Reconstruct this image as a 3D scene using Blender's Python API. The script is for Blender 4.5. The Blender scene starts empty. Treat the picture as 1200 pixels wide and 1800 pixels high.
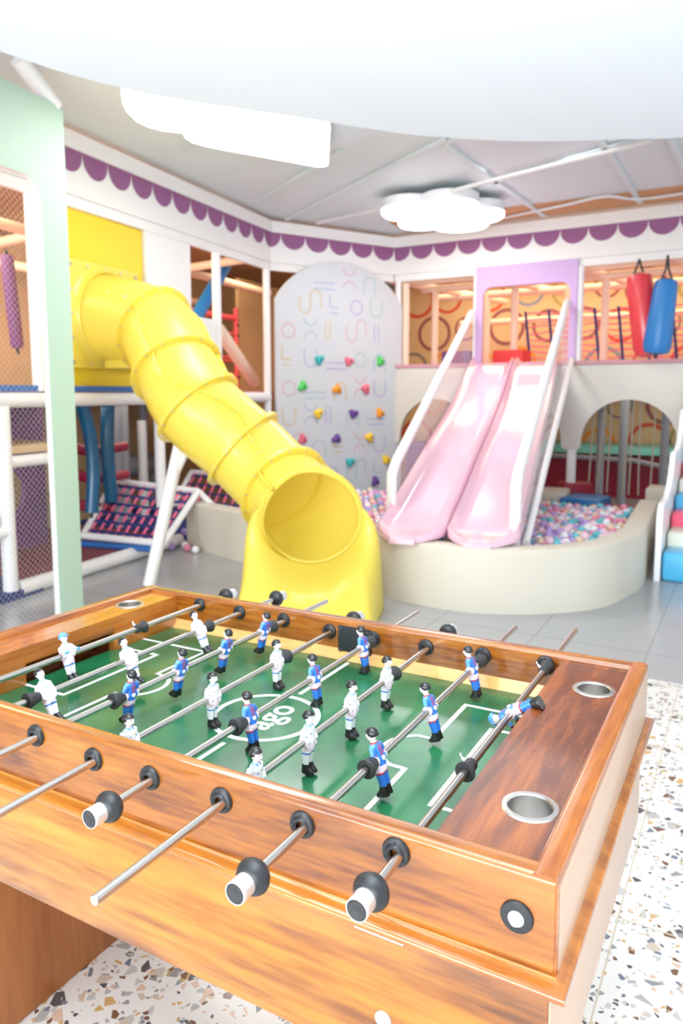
import bpy, bmesh, math, random
from mathutils import Vector, Matrix, Euler
random.seed(7)
sc = bpy.context.scene
col = sc.collection
PI = math.pi
V = Vector

# ------------------------------------------------------------------ camera
CAM = V((1.4462, -0.8646, 1.5134))
FWD = V((-0.4861, 0.8663, -0.1145)).normalized()
RGT = V((0.8721, 0.4893, -0.0003)).normalized()
UPV = RGT.cross(FWD).normalized()
cam = bpy.data.cameras.new('camera')
cam.sensor_fit = 'HORIZONTAL'; cam.sensor_width = 24.0; cam.lens = 25.836
cam.shift_y = -60.0 / 1200.0
cam.clip_start = 0.02
cam.dof.use_dof = True; cam.dof.focus_distance = 1.2; cam.dof.aperture_fstop = 5.0
co = bpy.data.objects.new('camera', cam); col.objects.link(co)
co.matrix_world = Matrix(((RGT.x, UPV.x, -FWD.x, CAM.x), (RGT.y, UPV.y, -FWD.y, CAM.y), (RGT.z, UPV.z, -FWD.z, CAM.z), (0, 0, 0, 1)))
sc.camera = co

# ------------------------------------------------------------------ world, lights, exposure
sc.view_settings.view_transform = 'Standard'; sc.view_settings.look = 'None'
sc.view_settings.gamma = 1.0; sc.view_settings.use_curve_mapping = False
sc.view_settings.exposure = 0.30
w = bpy.data.worlds.new('daylight'); sc.world = w; w.use_nodes = True
w.node_tree.nodes['Background'].inputs[0].default_value = (0.86, 0.94, 1.0, 1)
w.node_tree.nodes['Background'].inputs[1].default_value = 1.25
def area(name, loc, aim, sx, sy, power, color=(1, 1, 1)):
    l = bpy.data.lights.new(name, 'AREA'); l.shape = 'RECTANGLE'; l.size = sx; l.size_y = sy
    l.energy = power; l.color = color
    o = bpy.data.objects.new(name, l); col.objects.link(o); o.location = loc
    o.rotation_euler = (V(aim) - V(loc)).to_track_quat('-Z', 'Y').to_euler()
    return o
area('table_fill_light', (0.6, 0.3, 2.72), (0.6, 0.3, 0), 1.6, 0.35, 9)  # unseen light added over the table to brighten it
area('window_light', (1.0, -6.6, 1.9), (0.0, 2.0, 1.0), 8.0, 3.0, 640, (0.90, 0.96, 1.0))
area('bounce_flash', (1.05, -0.45, 2.0), (1.05, -0.35, 2.75), 0.9, 0.9, 72, (0.92, 0.97, 1.0))  # unseen flash above the camera, bounced off the soffit to brighten it
area('hall_light', (-0.9, 4.9, 3.5), (-0.9, 5.2, 0), 2.4, 2.4, 20, (0.92, 0.97, 1.0))
WARM = (1.0, 0.78, 0.52)
area('loft_light', (-4.7, 4.6, 3.37), (-5.6, 7.2, 1.8), 1.0, 1.6, 70, WARM)
area('loft_light', (-4.6, 7.6, 3.37), (-5.0, 8.2, 0), 1.2, 1.2, 30, WARM)
area('loft_light', (-4.6, 2.4, 3.37), (-4.6, 2.4, 0), 1.2, 2.0, 80, WARM)
area('loft_light', (-1.4, 9.75, 3.4), (-1.4, 9.75, 0), 3.5, 1.4, 62, WARM)
area('loft_light', (1.2, 9.75, 3.4), (1.2, 9.75, 0), 2.0, 1.4, 24, WARM)
area('under_deck_light', (-4.4, 4.6, 1.38), (-4.4, 4.6, 0), 0.8, 1.6, 5, (1, 0.9, 0.75))
area('under_deck_light', (0.3, 9.3, 1.72), (0.3, 9.3, 0), 2.0, 0.8, 12, (1, 0.9, 0.75))

# ------------------------------------------------------------------ materials
def lin(c):
    return tuple(((x / 255) / 12.92 if x / 255 <= 0.04045 else ((x / 255 + 0.055) / 1.055) ** 2.4) for x in c) + (1,)
def mat(name, rgb, rough=0.5, metal=0.0, coat=0.0, spec=0.5, emit=0.0, alpha=1.0, trans=0.0, noise=0.0, nscale=20):
    m = bpy.data.materials.new(name); m.use_nodes = True
    nt = m.node_tree; b = nt.nodes['Principled BSDF']
    b.inputs['Base Color'].default_value = lin(rgb); b.inputs['Roughness'].default_value = rough
    b.inputs['Metallic'].default_value = metal; b.inputs['Coat Weight'].default_value = coat
    b.inputs['Coat Roughness'].default_value = 0.08; b.inputs['Specular IOR Level'].default_value = spec
    b.inputs['Transmission Weight'].default_value = trans; b.inputs['Alpha'].default_value = alpha
    if emit:
        b.inputs['Emission Color'].default_value = lin(rgb); b.inputs['Emission Strength'].default_value = emit
    if noise:
        tc = nt.nodes.new('ShaderNodeTexCoord'); n = nt.nodes.new('ShaderNodeTexNoise')
        n.inputs['Scale'].default_value = nscale; n.inputs['Detail'].default_value = 4
        nt.links.new(tc.outputs['Object'], n.inputs['Vector'])
        h = nt.nodes.new('ShaderNodeHueSaturation'); h.inputs['Color'].default_value = lin(rgb)
        mr = nt.nodes.new('ShaderNodeMapRange'); mr.inputs[3].default_value = 1 - noise; mr.inputs[4].default_value = 1 + noise
        nt.links.new(n.outputs['Fac'], mr.inputs[0]); nt.links.new(mr.outputs[0], h.inputs['Value'])
        nt.links.new(h.outputs[0], b.inputs['Base Color'])
    return m
def wood(name, cols, axis='X', scale=1.0, rough=0.3, coat=0.6, offs=(0, 0, 0), dist=0.7):
    """varnished timber: long streaks along `axis`, plus fine grain"""
    m = bpy.data.materials.new(name); m.use_nodes = True; nt = m.node_tree; N = nt.nodes; L = nt.links
    b = N['Principled BSDF']; b.inputs['Roughness'].default_value = rough
    b.inputs['Coat Weight'].default_value = coat; b.inputs['Coat Roughness'].default_value = 0.07
    tc = N.new('ShaderNodeTexCoord'); mp = N.new('ShaderNodeMapping')
    sv = {'X': (1.6, 16, 16), 'Y': (16, 1.6, 16), 'Z': (16, 16, 1.6)}[axis]
    mp.inputs['Scale'].default_value = [s * scale for s in sv]; mp.inputs['Location'].default_value = offs
    L.new(tc.outputs['Object'], mp.inputs['Vector'])
    n1 = N.new('ShaderNodeTexNoise'); n1.inputs['Scale'].default_value = 1.0; n1.inputs['Detail'].default_value = 4; n1.inputs['Roughness'].default_value = .55; n1.inputs['Distortion'].default_value = dist
    L.new(mp.outputs[0], n1.inputs['Vector'])
    mp2 = N.new('ShaderNodeMapping'); mp2.inputs['Scale'].default_value = [s * 7 * scale for s in sv]
    L.new(tc.outputs['Object'], mp2.inputs['Vector'])
    n2 = N.new('ShaderNodeTexNoise'); n2.inputs['Scale'].default_value = 1.0; n2.inputs['Detail'].default_value = 3
    L.new(mp2.outputs[0], n2.inputs['Vector'])
    mx = N.new('ShaderNodeMix'); mx.inputs[0].default_value = 0.30
    L.new(n1.outputs['Fac'], mx.inputs[2]); L.new(n2.outputs['Fac'], mx.inputs[3])
    cr = N.new('ShaderNodeValToRGB'); el = cr.color_ramp.elements
    pos = [0.30, 0.42, 0.54, 0.70]
    el[0].position = pos[0]; el[0].color = lin(cols[0]); el[1].position = pos[3]; el[1].color = lin(cols[3])
    for k in (1, 2):
        e = el.new(pos[k]); e.color = lin(cols[k])
    L.new(mx.outputs[0], cr.inputs[0]); L.new(cr.outputs[0], b.inputs['Base Color'])
    return m

M = {}
def mk(k, *a, **kw): M[k] = mat(k, *a, **kw)
M['wood_front'] = wood('wood_front', [(84, 40, 10), (140, 80, 20), (176, 112, 28), (196, 134, 42)], 'X', 0.8)
M['wood_rail'] = wood('wood_rail', [(66, 28, 8), (118, 60, 14), (156, 90, 22), (184, 116, 36)], 'X', 1.0, 0.25, 0.8, (3, 1, 0))
M['wood_end'] = wood('wood_end', [(104, 46, 12), (146, 76, 20), (168, 94, 26), (188, 112, 34)], 'Y', 1.0, 0.22, 0.9, (1, 4, 2))
M['wood_shelf'] = wood('wood_shelf', [(66, 30, 18), (100, 48, 24), (142, 74, 30), (180, 104, 38)], 'Y', 0.75, 0.25, 0.5, (0.7, 0, 0), 0.3)
M['wood_left_shelf'] = wood('wood_left_shelf', [(128, 66, 18), (160, 88, 28), (180, 106, 40), (194, 122, 52)], 'Y', 1.0, 0.22, 0.8)
M['wood_moulding'] = wood('wood_moulding', [(120, 62, 12), (158, 88, 18), (178, 106, 26), (196, 122, 38)], 'X', 1.0, 0.2, 1.0)
M['wood_pedestal'] = wood('wood_pedestal', [(122, 68, 30), (144, 84, 40), (156, 94, 46), (166, 104, 54)], 'Z', 0.7, 0.45, 0.1)
M['wood_pale'] = wood('wood_pale', [(198, 138, 62), (214, 158, 82), (226, 174, 100), (234, 190, 122)], 'X', 1.2, 0.3, 0.7)
mk('end_sheen', (200, 168, 144), 0.4, coat=0.15); mk('steel', (205, 200, 195), 0.22, 1.0); mk('brushed', (212, 210, 206), 0.3, 1.0); mk('aluminium', (226, 226, 228), 0.35, 0.7)
mk('black_plastic', (38, 40, 43), 0.38); mk('rubber', (48, 48, 50), 0.55); mk('dark', (22, 18, 16), 0.8)
mk('field_white', (240, 243, 238), 0.35)
mk('p_white', (240, 240, 242), 0.3, coat=0.4); mk('p_pink', (236, 214, 226), 0.35); mk('p_blue', (44, 116, 208), 0.3, coat=0.4)
mk('p_red', (176, 40, 46), 0.35); mk('p_black', (26, 26, 28), 0.3, coat=0.3); mk('p_skin', (240, 228, 226), 0.4); mk('p_maroon', (120, 40, 40), 0.4)
mk('p_sky', (92, 156, 226), 0.35); mk('p_yellow', (225, 200, 60), 0.4)
mk('wall_white', (236, 234, 232), 0.7); mk('ceiling_paint', (218, 228, 230), 0.45, noise=0.02, nscale=2); mk('soffit_paint', (234, 240, 248), 0.75)
mk('fascia', (240, 238, 236), 0.6); mk('violet', (148, 92, 138), 0.6); mk('tan', (190, 160, 122), 0.8, noise=0.05, nscale=6)
mk('tan_light', (214, 184, 140), 0.8); mk('brown', (168, 138, 104), 0.8, noise=0.1, nscale=3); mk('warm_reflection', (206, 150, 100), 0.6)
mk('yellow', (250, 228, 96), 0.32, coat=0.25); mk('yellow_panel', (236, 206, 26), 0.4); mk('mint', (182, 208, 188), 0.5); mk('white_gloss', (246, 246, 246), 0.35)
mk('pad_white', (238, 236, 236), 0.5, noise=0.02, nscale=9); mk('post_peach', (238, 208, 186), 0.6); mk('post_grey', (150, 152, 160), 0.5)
mk('beige_vinyl', (214, 206, 190), 0.5, noise=0.015, nscale=3); mk('facade', (216, 210, 200), 0.5); mk('pink', (236, 192, 210), 0.18, coat=0.7)
mk('pink_edge', (240, 196, 216), 0.2, coat=0.5); mk('lilac', (202, 168, 214), 0.5); mk('deck_pink', (206, 150, 160), 0.6); mk('maroon', (128, 62, 70), 0.7)
mk('blue_vinyl', (36, 122, 190), 0.35); mk('blue_strip', (46, 104, 176), 0.45); mk('teal_vinyl', (14, 96, 136), 0.3, coat=0.3); mk('red_vinyl', (168, 30, 66), 0.3, coat=0.3)
mk('red_bag', (226, 60, 70), 0.3, coat=0.3); mk('red_block', (220, 52, 54), 0.5); mk('purple', (120, 70, 128), 0.6); mk('purple_dark', (96, 50, 110), 0.5)
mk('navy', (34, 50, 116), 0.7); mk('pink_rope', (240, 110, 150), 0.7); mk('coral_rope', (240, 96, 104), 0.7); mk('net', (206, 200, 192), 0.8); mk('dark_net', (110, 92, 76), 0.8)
mk('rope', (176, 166, 150), 0.8); mk('sky_vinyl', (84, 190, 236), 0.3, coat=0.4); mk('cream_vinyl', (240, 236, 218), 0.4, coat=0.2); mk('rose_vinyl', (252, 96, 128), 0.3, coat=0.4)
mk('teal_table', (120, 196, 180), 0.5); mk('red_wall', (150, 18, 52), 0.5); mk('bolt', (206, 204, 196), 0.35, 0.6)
mk('acrylic', (235, 232, 236), 0.08, alpha=0.22); mk('lamp_body', (226, 226, 228), 0.4)
mk('lamp_glow', (255, 255, 255), 0.5, emit=5.0); mk('pipe', (224, 222, 220), 0.4)
mk('climb', (206, 209, 213), 0.45)
for n_, c_ in dict(teal=(60, 180, 186), pinkh=(232, 112, 134), green=(84, 204, 96), orange=(250, 158, 40), yel=(246, 204, 50), purp=(104, 66, 150)).items(): mk('hold_' + n_, c_, 0.5)
for n_, c_ in dict(a=(208, 192, 160), b=(176, 188, 210), c=(210, 180, 188), d=(186, 178, 210), e=(178, 198, 198)).items(): mk('print_' + n_, c_, 0.5)
for n_, c_ in dict(red=(206, 84, 56), orange=(232, 150, 60), grey=(140, 130, 122), plum=(150, 92, 92), olive=(166, 158, 96), blue=(140, 150, 170)).items(): mk('ring_' + n_, c_, 0.7)
BALLC = dict(white=(244, 243, 244), pink=(238, 140, 172), lilac=(190, 160, 224), turquoise=(96, 196, 208), peach=(238, 208, 178), blush=(246, 206, 222))
for n_, c_ in BALLC.items(): mk('ball_' + n_, c_, 0.3, coat=0.3)

def translucent(k, fac, rgb):
    nt = M[k].node_tree; N = nt.nodes; b = N['Principled BSDF']; out = N['Material Output']
    t = N.new('ShaderNodeBsdfTranslucent'); t.inputs[0].default_value = lin(rgb); mx = N.new('ShaderNodeMixShader'); mx.inputs[0].default_value = fac
    nt.links.new(b.outputs[0], mx.inputs[1]); nt.links.new(t.outputs[0], mx.inputs[2]); nt.links.new(mx.outputs[0], out.inputs[0])
translucent('yellow', 0.25, (255, 240, 120))
def field_mat():
    m = mat('playfield_green', (34, 104, 66), 0.22, coat=0.2); nt = m.node_tree; N = nt.nodes; b = N['Principled BSDF']
    tc = N.new('ShaderNodeTexCoord'); n = N.new('ShaderNodeTexNoise'); n.inputs['Scale'].default_value = 7
    nt.links.new(tc.outputs['Object'], n.inputs['Vector'])
    cr = N.new('ShaderNodeValToRGB'); cr.color_ramp.elements[0].position = .3; cr.color_ramp.elements[1].position = .72
    cr.color_ramp.elements[0].color = lin((20, 88, 52)); cr.color_ramp.elements[1].color = lin((44, 122, 78))
    nt.links.new(n.outputs['Fac'], cr.inputs[0]); nt.links.new(cr.outputs[0], b.inputs['Base Color'])
    return m
M['field'] = field_mat()

def terrazzo():
    m = bpy.data.materials.new('terrazzo'); m.use_nodes = True; nt = m.node_tree; N = nt.nodes; L = nt.links
    b = N['Principled BSDF']; b.inputs['Roughness'].default_value = 0.25
    tc = N.new('ShaderNodeTexCoord')
    base = lin((232, 230, 226)); prev = None
    cur = N.new('ShaderNodeRGB'); cur.outputs[0].default_value = base; prev = cur.outputs[0]
    for sc_, thr, keep, off in ((26, 0.13, 0.16, 0), (44, 0.15, 0.17, 3.3), (75, 0.16, 0.17, 7.7)):
        mp = N.new('ShaderNodeMapping'); mp.inputs['Location'].default_value = (off, off * .7, 0)
        L.new(tc.outputs['Object'], mp.inputs['Vector'])
        v1 = N.new('ShaderNodeTexVoronoi'); v1.inputs['Scale'].default_value = sc_; v1.voronoi_dimensions = '2D'
        v2 = N.new('ShaderNodeTexVoronoi'); v2.inputs['Scale'].default_value = sc_; v2.voronoi_dimensions = '2D'; v2.feature = 'DISTANCE_TO_EDGE'
        L.new(mp.outputs[0], v1.inputs['Vector']); L.new(mp.outputs[0], v2.inputs['Vector'])
        g = N.new('ShaderNodeMath'); g.operation = 'GREATER_THAN'; g.inputs[1].default_value = thr; L.new(v2.outputs['Distance'], g.inputs[0])
        sp = N.new('ShaderNodeSeparateColor'); L.new(v1.outputs['Color'], sp.inputs[0])
        k = N.new('ShaderNodeMath'); k.operation = 'LESS_THAN'; k.inputs[1].default_value = keep; L.new(sp.outputs[0], k.inputs[0])
        mu = N.new('ShaderNodeMath'); mu.operation = 'MULTIPLY'; L.new(g.outputs[0], mu.inputs[0]); L.new(k.outputs[0], mu.inputs[1])
        cr = N.new('ShaderNodeValToRGB'); cr.color_ramp.interpolation = 'CONSTANT'; el = cr.color_ramp.elements
        cs = [(150, 152, 154), (206, 170, 112), (178, 178, 176), (124, 94, 72), (204, 190, 172), (122, 128, 142), (92, 92, 94), (216, 188, 166), (196, 196, 192)]
        el[0].color = lin(cs[0]); el[0].position = 0; el[1].position = 1 / 9; el[1].color = lin(cs[1])
        for i in range(2, 9):
            e = el.new(i / 9); e.color = lin(cs[i])
        L.new(sp.outputs[1], cr.inputs[0])
        mx = N.new('ShaderNodeMix'); mx.data_type = 'RGBA'
        L.new(mu.outputs[0], mx.inputs[0]); L.new(prev, mx.inputs[6]); L.new(cr.outputs[0], mx.inputs[7]); prev = mx.outputs[2]
    # tile joints
    sx = N.new('ShaderNodeSeparateXYZ'); L.new(tc.outputs['Object'], sx.inputs[0])
    masks = []
    for ax, o in ((0, 1.18), (1, 1.25)):
        a = N.new('ShaderNodeMath'); a.operation = 'SUBTRACT'; a.inputs[1].default_value = o - 0.0025 - 16; L.new(sx.outputs[ax], a.inputs[0])
        md = N.new('ShaderNodeMath'); md.operation = 'MODULO'; md.inputs[1].default_value = 1.6; L.new(a.outputs[0], md.inputs[0])
        lt = N.new('ShaderNodeMath'); lt.operation = 'LESS_THAN'; lt.inputs[1].default_value = 0.005; L.new(md.outputs[0], lt.inputs[0]); masks.append(lt)
    mm = N.new('ShaderNodeMath'); mm.operation = 'MAXIMUM'; L.new(masks[0].outputs[0], mm.inputs[0]); L.new(masks[1].outputs[0], mm.inputs[1])
    mx = N.new('ShaderNodeMix'); mx.data_type = 'RGBA'; mx.inputs[7].default_value = lin((206, 196, 176))
    L.new(mm.outputs[0], mx.inputs[0]); L.new(prev, mx.inputs[6]); L.new(mx.outputs[2], b.inputs['Base Color'])
    return m
M['terrazzo'] = terrazzo()
def greyfloor():
    m = mat('grey_floor', (174, 175, 177), 0.22); nt = m.node_tree; N = nt.nodes; L = nt.links; b = N['Principled BSDF']
    tc = N.new('ShaderNodeTexCoord'); sx = N.new('ShaderNodeSeparateXYZ'); L.new(tc.outputs['Object'], sx.inputs[0]); ms = []
    for ax, o in ((0, 0.43), (1, 3.75)):
        a = N.new('ShaderNodeMath'); a.operation = 'SUBTRACT'; a.inputs[1].default_value = o - 12; L.new(sx.outputs[ax], a.inputs[0])
        md = N.new('ShaderNodeMath'); md.operation = 'MODULO'; md.inputs[1].default_value = 0.66; L.new(a.outputs[0], md.inputs[0])
        lt = N.new('ShaderNodeMath'); lt.operation = 'LESS_THAN'; lt.inputs[1].default_value = 0.008; L.new(md.outputs[0], lt.inputs[0]); ms.append(lt)
    mm = N.new('ShaderNodeMath'); mm.operation = 'MAXIMUM'; L.new(ms[0].outputs[0], mm.inputs[0]); L.new(ms[1].outputs[0], mm.inputs[1])
    mx = N.new('ShaderNodeMix'); mx.data_type = 'RGBA'; mx.inputs[6].default_value = lin((174, 175, 177)); mx.inputs[7].default_value = lin((148, 148, 150))
    L.new(mm.outputs[0], mx.inputs[0]); L.new(mx.outputs[2], b.inputs['Base Color'])
    return m
M['grey_floor'] = greyfloor()

# ------------------------------------------------------------------ geometry helpers
def frame_from(d):
    d = V(d).normalized(); a = V((0, 0, 1)) if abs(d.z) < 0.95 else V((1, 0, 0))
    x = a.cross(d).normalized(); y = d.cross(x)
    return x, y, d
class MB:
    def __init__(s): s.bm = bmesh.new(); s.mi = 0
    def m(s, i): s.mi = i; return s
    def face(s, vs):
        try:
            f = s.bm.faces.new(vs); f.material_index = s.mi; f.smooth = True; return f
        except ValueError: return None
    def box(s, c, d, bev=0.0, rot=None, seg=2):
        r = bmesh.ops.create_cube(s.bm, size=1.0); vs = r['verts']
        bmesh.ops.scale(s.bm, vec=V(d), verts=vs)
        fs = list({f for v in vs for f in v.link_faces})
        if bev:
            es = list({e for v in vs for e in v.link_edges})
            rb = bmesh.ops.bevel(s.bm, geom=es, offset=bev, segments=seg, profile=0.5, affect='EDGES')
            vs = list({v for f in rb['faces'] for v in f.verts} | {v for v in vs if v.is_valid})
            fs = list({f for v in vs for f in v.link_faces})
        if rot is not None: bmesh.ops.rotate(s.bm, cent=(0, 0, 0), matrix=Euler(rot).to_matrix(), verts=vs)
        bmesh.ops.translate(s.bm, vec=V(c), verts=vs)
        for f in fs: f.material_index = s.mi; f.smooth = bev > 0
        return s
    def b2(s, a, b, bev=0.0):
        a, b = V(a), V(b); return s.box((a + b) / 2, [abs(q) for q in (b - a)], bev)
    def rings(s, rs, closed=True, caps=True, loop=False):
        R = [[s.bm.verts.new(p) for p in r] for r in rs]
        n = len(R[0]); pairs = list(zip(R, R[1:])) + ([(R[-1], R[0])] if loop else [])
        for a, b in pairs:
            for i in range(n if closed else n - 1):
                s.face((a[i], a[(i + 1) % n], b[(i + 1) % n], b[i]))
        if caps and closed and not loop:
            s.face(R[0][::-1]); s.face(R[-1])
        return s
    def cyl(s, p0, p1, r0, r1=None, n=16, caps=True):
        r1 = r0 if r1 is None else r1; p0, p1 = V(p0), V(p1); x, y, d = frame_from(p1 - p0)
        ring = lambda p, r: [p + (x * math.cos(2 * PI * i / n) + y * math.sin(2 * PI * i / n)) * r for i in range(n)]
        return s.rings([ring(p0, r0), ring(p1, r1)], caps=caps)
    def lathe(s, o, d, prof, n=24, caps=True):
        o = V(o); x, y, d = frame_from(d)
        return s.rings([[o + d * h + (x * math.cos(2 * PI * i / n) + y * math.sin(2 * PI * i / n)) * r for i in range(n)] for r, h in prof], caps=caps)
    def tube(s, path, r, n=10, caps=True, rr=None):
        P = [V(p) for p in path]; rs = []; x = None
        for i, p in enumerate(P):
            t = (P[min(i + 1, len(P) - 1)] - P[max(i - 1, 0)]).normalized()
            if x is None: x = frame_from(t)[0]
            x = (x - t * x.dot(t)).normalized(); y = t.cross(x); q = rr[i] if rr else r
            rs.append([p + (x * math.cos(2 * PI * k / n) + y * math.sin(2 * PI * k / n)) * q for k in range(n)])
        return s.rings(rs, caps=caps)
    def ball(s, c, r, n=16, k=10):
        c = V(c); r = (r, r, r) if not hasattr(r, '__len__') else r
        top = s.bm.verts.new(c + V((0, 0, r[2]))); bot = s.bm.verts.new(c - V((0, 0, r[2]))); R = []
        for j in range(1, k):
            a = PI * j / k
            R.append([s.bm.verts.new(c + V((r[0] * math.sin(a) * math.cos(2 * PI * i / n), r[1] * math.sin(a) * math.sin(2 * PI * i / n), r[2] * math.cos(a)))) for i in range(n)])
        for i in range(n):
            s.face((top, R[0][i], R[0][(i + 1) % n])); s.face((bot, R[-1][(i + 1) % n], R[-1][i]))
            for a, b in zip(R, R[1:]): s.face((a[i], b[i], b[(i + 1) % n], a[(i + 1) % n]))
        return s
    def plate(s, outer, holes, fn0, fn1):
        """plane figure (2-D loops) with holes, mapped by fn0 / fn1 to its two faces, walls between"""
        loops = [outer] + list(holes)
        for fn, flip in ((fn0, True), (fn1, False)):
            es = []
            for lp in loops:
                vs = [s.bm.verts.new(fn(*p)) for p in lp]
                es += [s.bm.edges.new((vs[i], vs[(i + 1) % len(vs)])) for i in range(len(vs))]
            r = bmesh.ops.triangle_fill(s.bm, use_beauty=True, use_dissolve=False, edges=es)
            for f in r['geom']:
                if isinstance(f, bmesh.types.BMFace): f.material_index = s.mi
        for lp in loops:
            a = [s.bm.verts.new(fn0(*p)) for p in lp]; b = [s.bm.verts.new(fn1(*p)) for p in lp]; n = len(lp)
            for i in range(n): s.face((a[i], a[(i + 1) % n], b[(i + 1) % n], b[i]))
        bmesh.ops.remove_doubles(s.bm, verts=s.bm.verts, dist=1e-5)
        bmesh.ops.recalc_face_normals(s.bm, faces=s.bm.faces)
        return s
    def build(s, name, mats, parent=None, smooth=None, angle=40, kind=None):
        me = bpy.data.meshes.new(name)
        bmesh.ops.recalc_face_normals(s.bm, faces=s.bm.faces)
        s.bm.to_mesh(me); s.bm.free()
        for k in (mats if isinstance(mats, (list, tuple)) else [mats]): me.materials.append(M[k])
        me.polygons.foreach_set('use_smooth', [True] * len(me.polygons))
        me.set_sharp_from_angle(angle=math.radians(angle))
        o = bpy.data.objects.new(name, me); col.objects.link(o)
        if parent: o.parent = parent
        if kind: o['kind'] = kind
        return o
def empty(name, label, cat, loc=(0, 0, 0), rot=(0, 0, 0), group=None):
    o = bpy.data.objects.new(name, None); col.objects.link(o); o.location = loc; o.rotation_euler = rot
    o.empty_display_size = .05
    return tag(o, label, cat, group)
def tag(o, label, cat, group=None):
    o['label'] = label; o['category'] = cat
    if group: o['group'] = group
    return o
def copy_tree(o, parent=None):
    c = o.copy(); col.objects.link(c)
    if parent: c.parent = parent
    for ch in list(o.children): copy_tree(ch, c)
    return c
def catmull(P, k=8):
    P = [V(p) for p in P]; out = []
    for i in range(len(P) - 1):
        a, b, c, d = P[max(i - 1, 0)], P[i], P[i + 1], P[min(i + 2, len(P) - 1)]
        for j in range(k):
            t = j / k
            out.append(0.5 * ((2 * b) + (c - a) * t + (2 * a - 5 * b + 4 * c - d) * t * t + (3 * b - a - 3 * c + d) * t ** 3))
    return out + [P[-1]]
def rrect(x0, x1, y0, y1, r, n=6):
    out = []
    for cx, cy, a in ((x1 - r, y0 + r, -90), (x1 - r, y1 - r, 0), (x0 + r, y1 - r, 90), (x0 + r, y0 + r, 180)):
        for i in range(n + 1):
            t = math.radians(a + 90 * i / n); out.append((cx + r * math.cos(t), cy + r * math.sin(t)))
    return out
def circ(cx, cy, r, n=32, a0=0, a1=360):
    return [(cx + r * math.cos(math.radians(a0 + (a1 - a0) * i / n)), cy + r * math.sin(math.radians(a0 + (a1 - a0) * i / n))) for i in range(n + (1 if abs(a1 - a0) < 360 else 0))]

# ------------------------------------------------------------------ the planes of the play hall
LD = V((-0.1107, 0.9939, 0)); LO = V((-3.40, 3.70, 0))
def LP(t, off, z): return V((LO.x - off, LO.y, 0)) + LD * t + V((0, 0, z))     # left play wall; off = depth behind it
BD = V((0.99978, -0.0208, 0)); BN = V((0.0208, 0.99978, 0)); BO = V((-2.85, 8.225, 0))
def BP(x, off, z): return BO + BD * ((x + 2.85) / 0.99978) + BN * off + V((0, 0, z))   # back play wall
C0 = V((-3.725, 6.616, 0)); CH = V((0.478, 0.878, 0)); CN = V((0.878, -0.478, 0))
def CP(t, off, z): return C0 + CH * t - CN * off + V((0, 0, z))                 # chamfered corner, 1.83 m long

# ------------------------------------------------------------------ setting
MB().b2((-1.5, -7, -0.05), (6, 3.225, 0)).build('floor', 'terrazzo', kind='structure')
MB().b2((-6.6, -7, -0.05), (-1.5, 11.6, 0.0)).b2((-1.5, 3.225, -0.05), (6, 11.6, 0.0)).build('floor_grey', 'grey_floor', kind='structure')
MB().b2((-6.6, -7, 3.60), (6, 8.6, 3.68)).build('ceiling', 'ceiling_paint', kind='structure')
MB().b2((-6.6, 8.6, 3.42), (6, 11.6, 3.5)).build('ceiling_loft', 'brown', kind='structure')
MB().b2((-6.6, -3, 3.40), (-3.95, 8.6, 3.46)).build('ceiling_left_loft', 'brown', kind='structure')
MB().b2((-6.66, -3, 0), (-6.6, 11.6, 3.68)).build('wall_left', 'tan', kind='structure')
wb = MB().b2((-6.6, 11.0, 0), (6, 11.06, 3.5)).build('wall_back', 'tan_light', kind='structure')
# large coloured rings on the back wall
rg = MB(); RC = ['ring_red', 'ring_orange', 'ring_grey', 'ring_plum', 'ring_olive', 'ring_blue']
k = 0
for i in range(-7, 6):
    for j, z in enumerate((0.75, 1.35, 1.95, 2.55, 3.1)):
        x = i * 0.62 + (0.31 if j % 2 else 0) + random.uniform(-.08, .08) ; R = random.choice((0.20, 0.26, 0.30))
        if z + R > 3.4: continue
        rg.m(k % 6); k += 1 + random.randint(0, 2)
        zz = z + random.uniform(-.05, .05)
        rg.plate(circ(x, zz, R), [circ(x, zz, R * .8)], lambda a, b: V((a, 10.996, b)), lambda a, b: V((a, 11.002, b)))
rg.build('wall_rings', RC, wb)

# fascia boards with violet scallops
def fascia(name, fn, t0, t1, cusp0, pitch=0.315, r=0.152):
    f = MB()
    def slab(za, zb, o0, o1):
        f.rings([[fn(t0, o0, za), fn(t0, o1, za), fn(t0, o1, zb), fn(t0, o0, zb)], [fn(t1, o0, za), fn(t1, o1, za), fn(t1, o1, zb), fn(t1, o0, zb)]])
    slab(3.075, 3.424, 0, 0.06); slab(3.424, 3.555, -0.025, 0.06); slab(2.985, 3.072, 0.015, 0.06)
    o = f.build(name, 'fascia', kind='structure')
    s = MB(); t = cusp0 - pitch * math.ceil((cusp0 - t0) / pitch + 1)
    while t < t1:
        pts = []
        for i in range(17):
            a = PI * i / 16; pts.append((t + pitch / 2 + (pitch / 2 - .004) * math.cos(a), 3.40 - r * math.sin(a) * (0.9 if i in (0, 16) else 1)))
        pts = [(min(max(p[0], t0), t1), p[1]) for p in pts]
        a0, a1 = max(t, t0), min(t + pitch, t1)
        if a1 - a0 > 0.02:
            top = [(a0, 3.4235), (a1, 3.4235)]
            poly = [(a0, 3.42)] + [p for p in pts[::-1] if a0 < p[0] < a1] + [(a1, 3.42)]
            lo = [fn(p[0], -0.004, p[1]) for p in poly]
            hi = [fn(p[0], -0.004, 3.4236) for p in poly]
            vs = [s.bm.verts.new(p) for p in lo]; vt = [s.bm.verts.new(p) for p in hi]
            for i in range(len(vs) - 1): s.face((vs[i], vs[i + 1], vt[i + 1], vt[i]))
        t += pitch
    s.build('scallop_band', 'violet', o)
    return o
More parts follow.
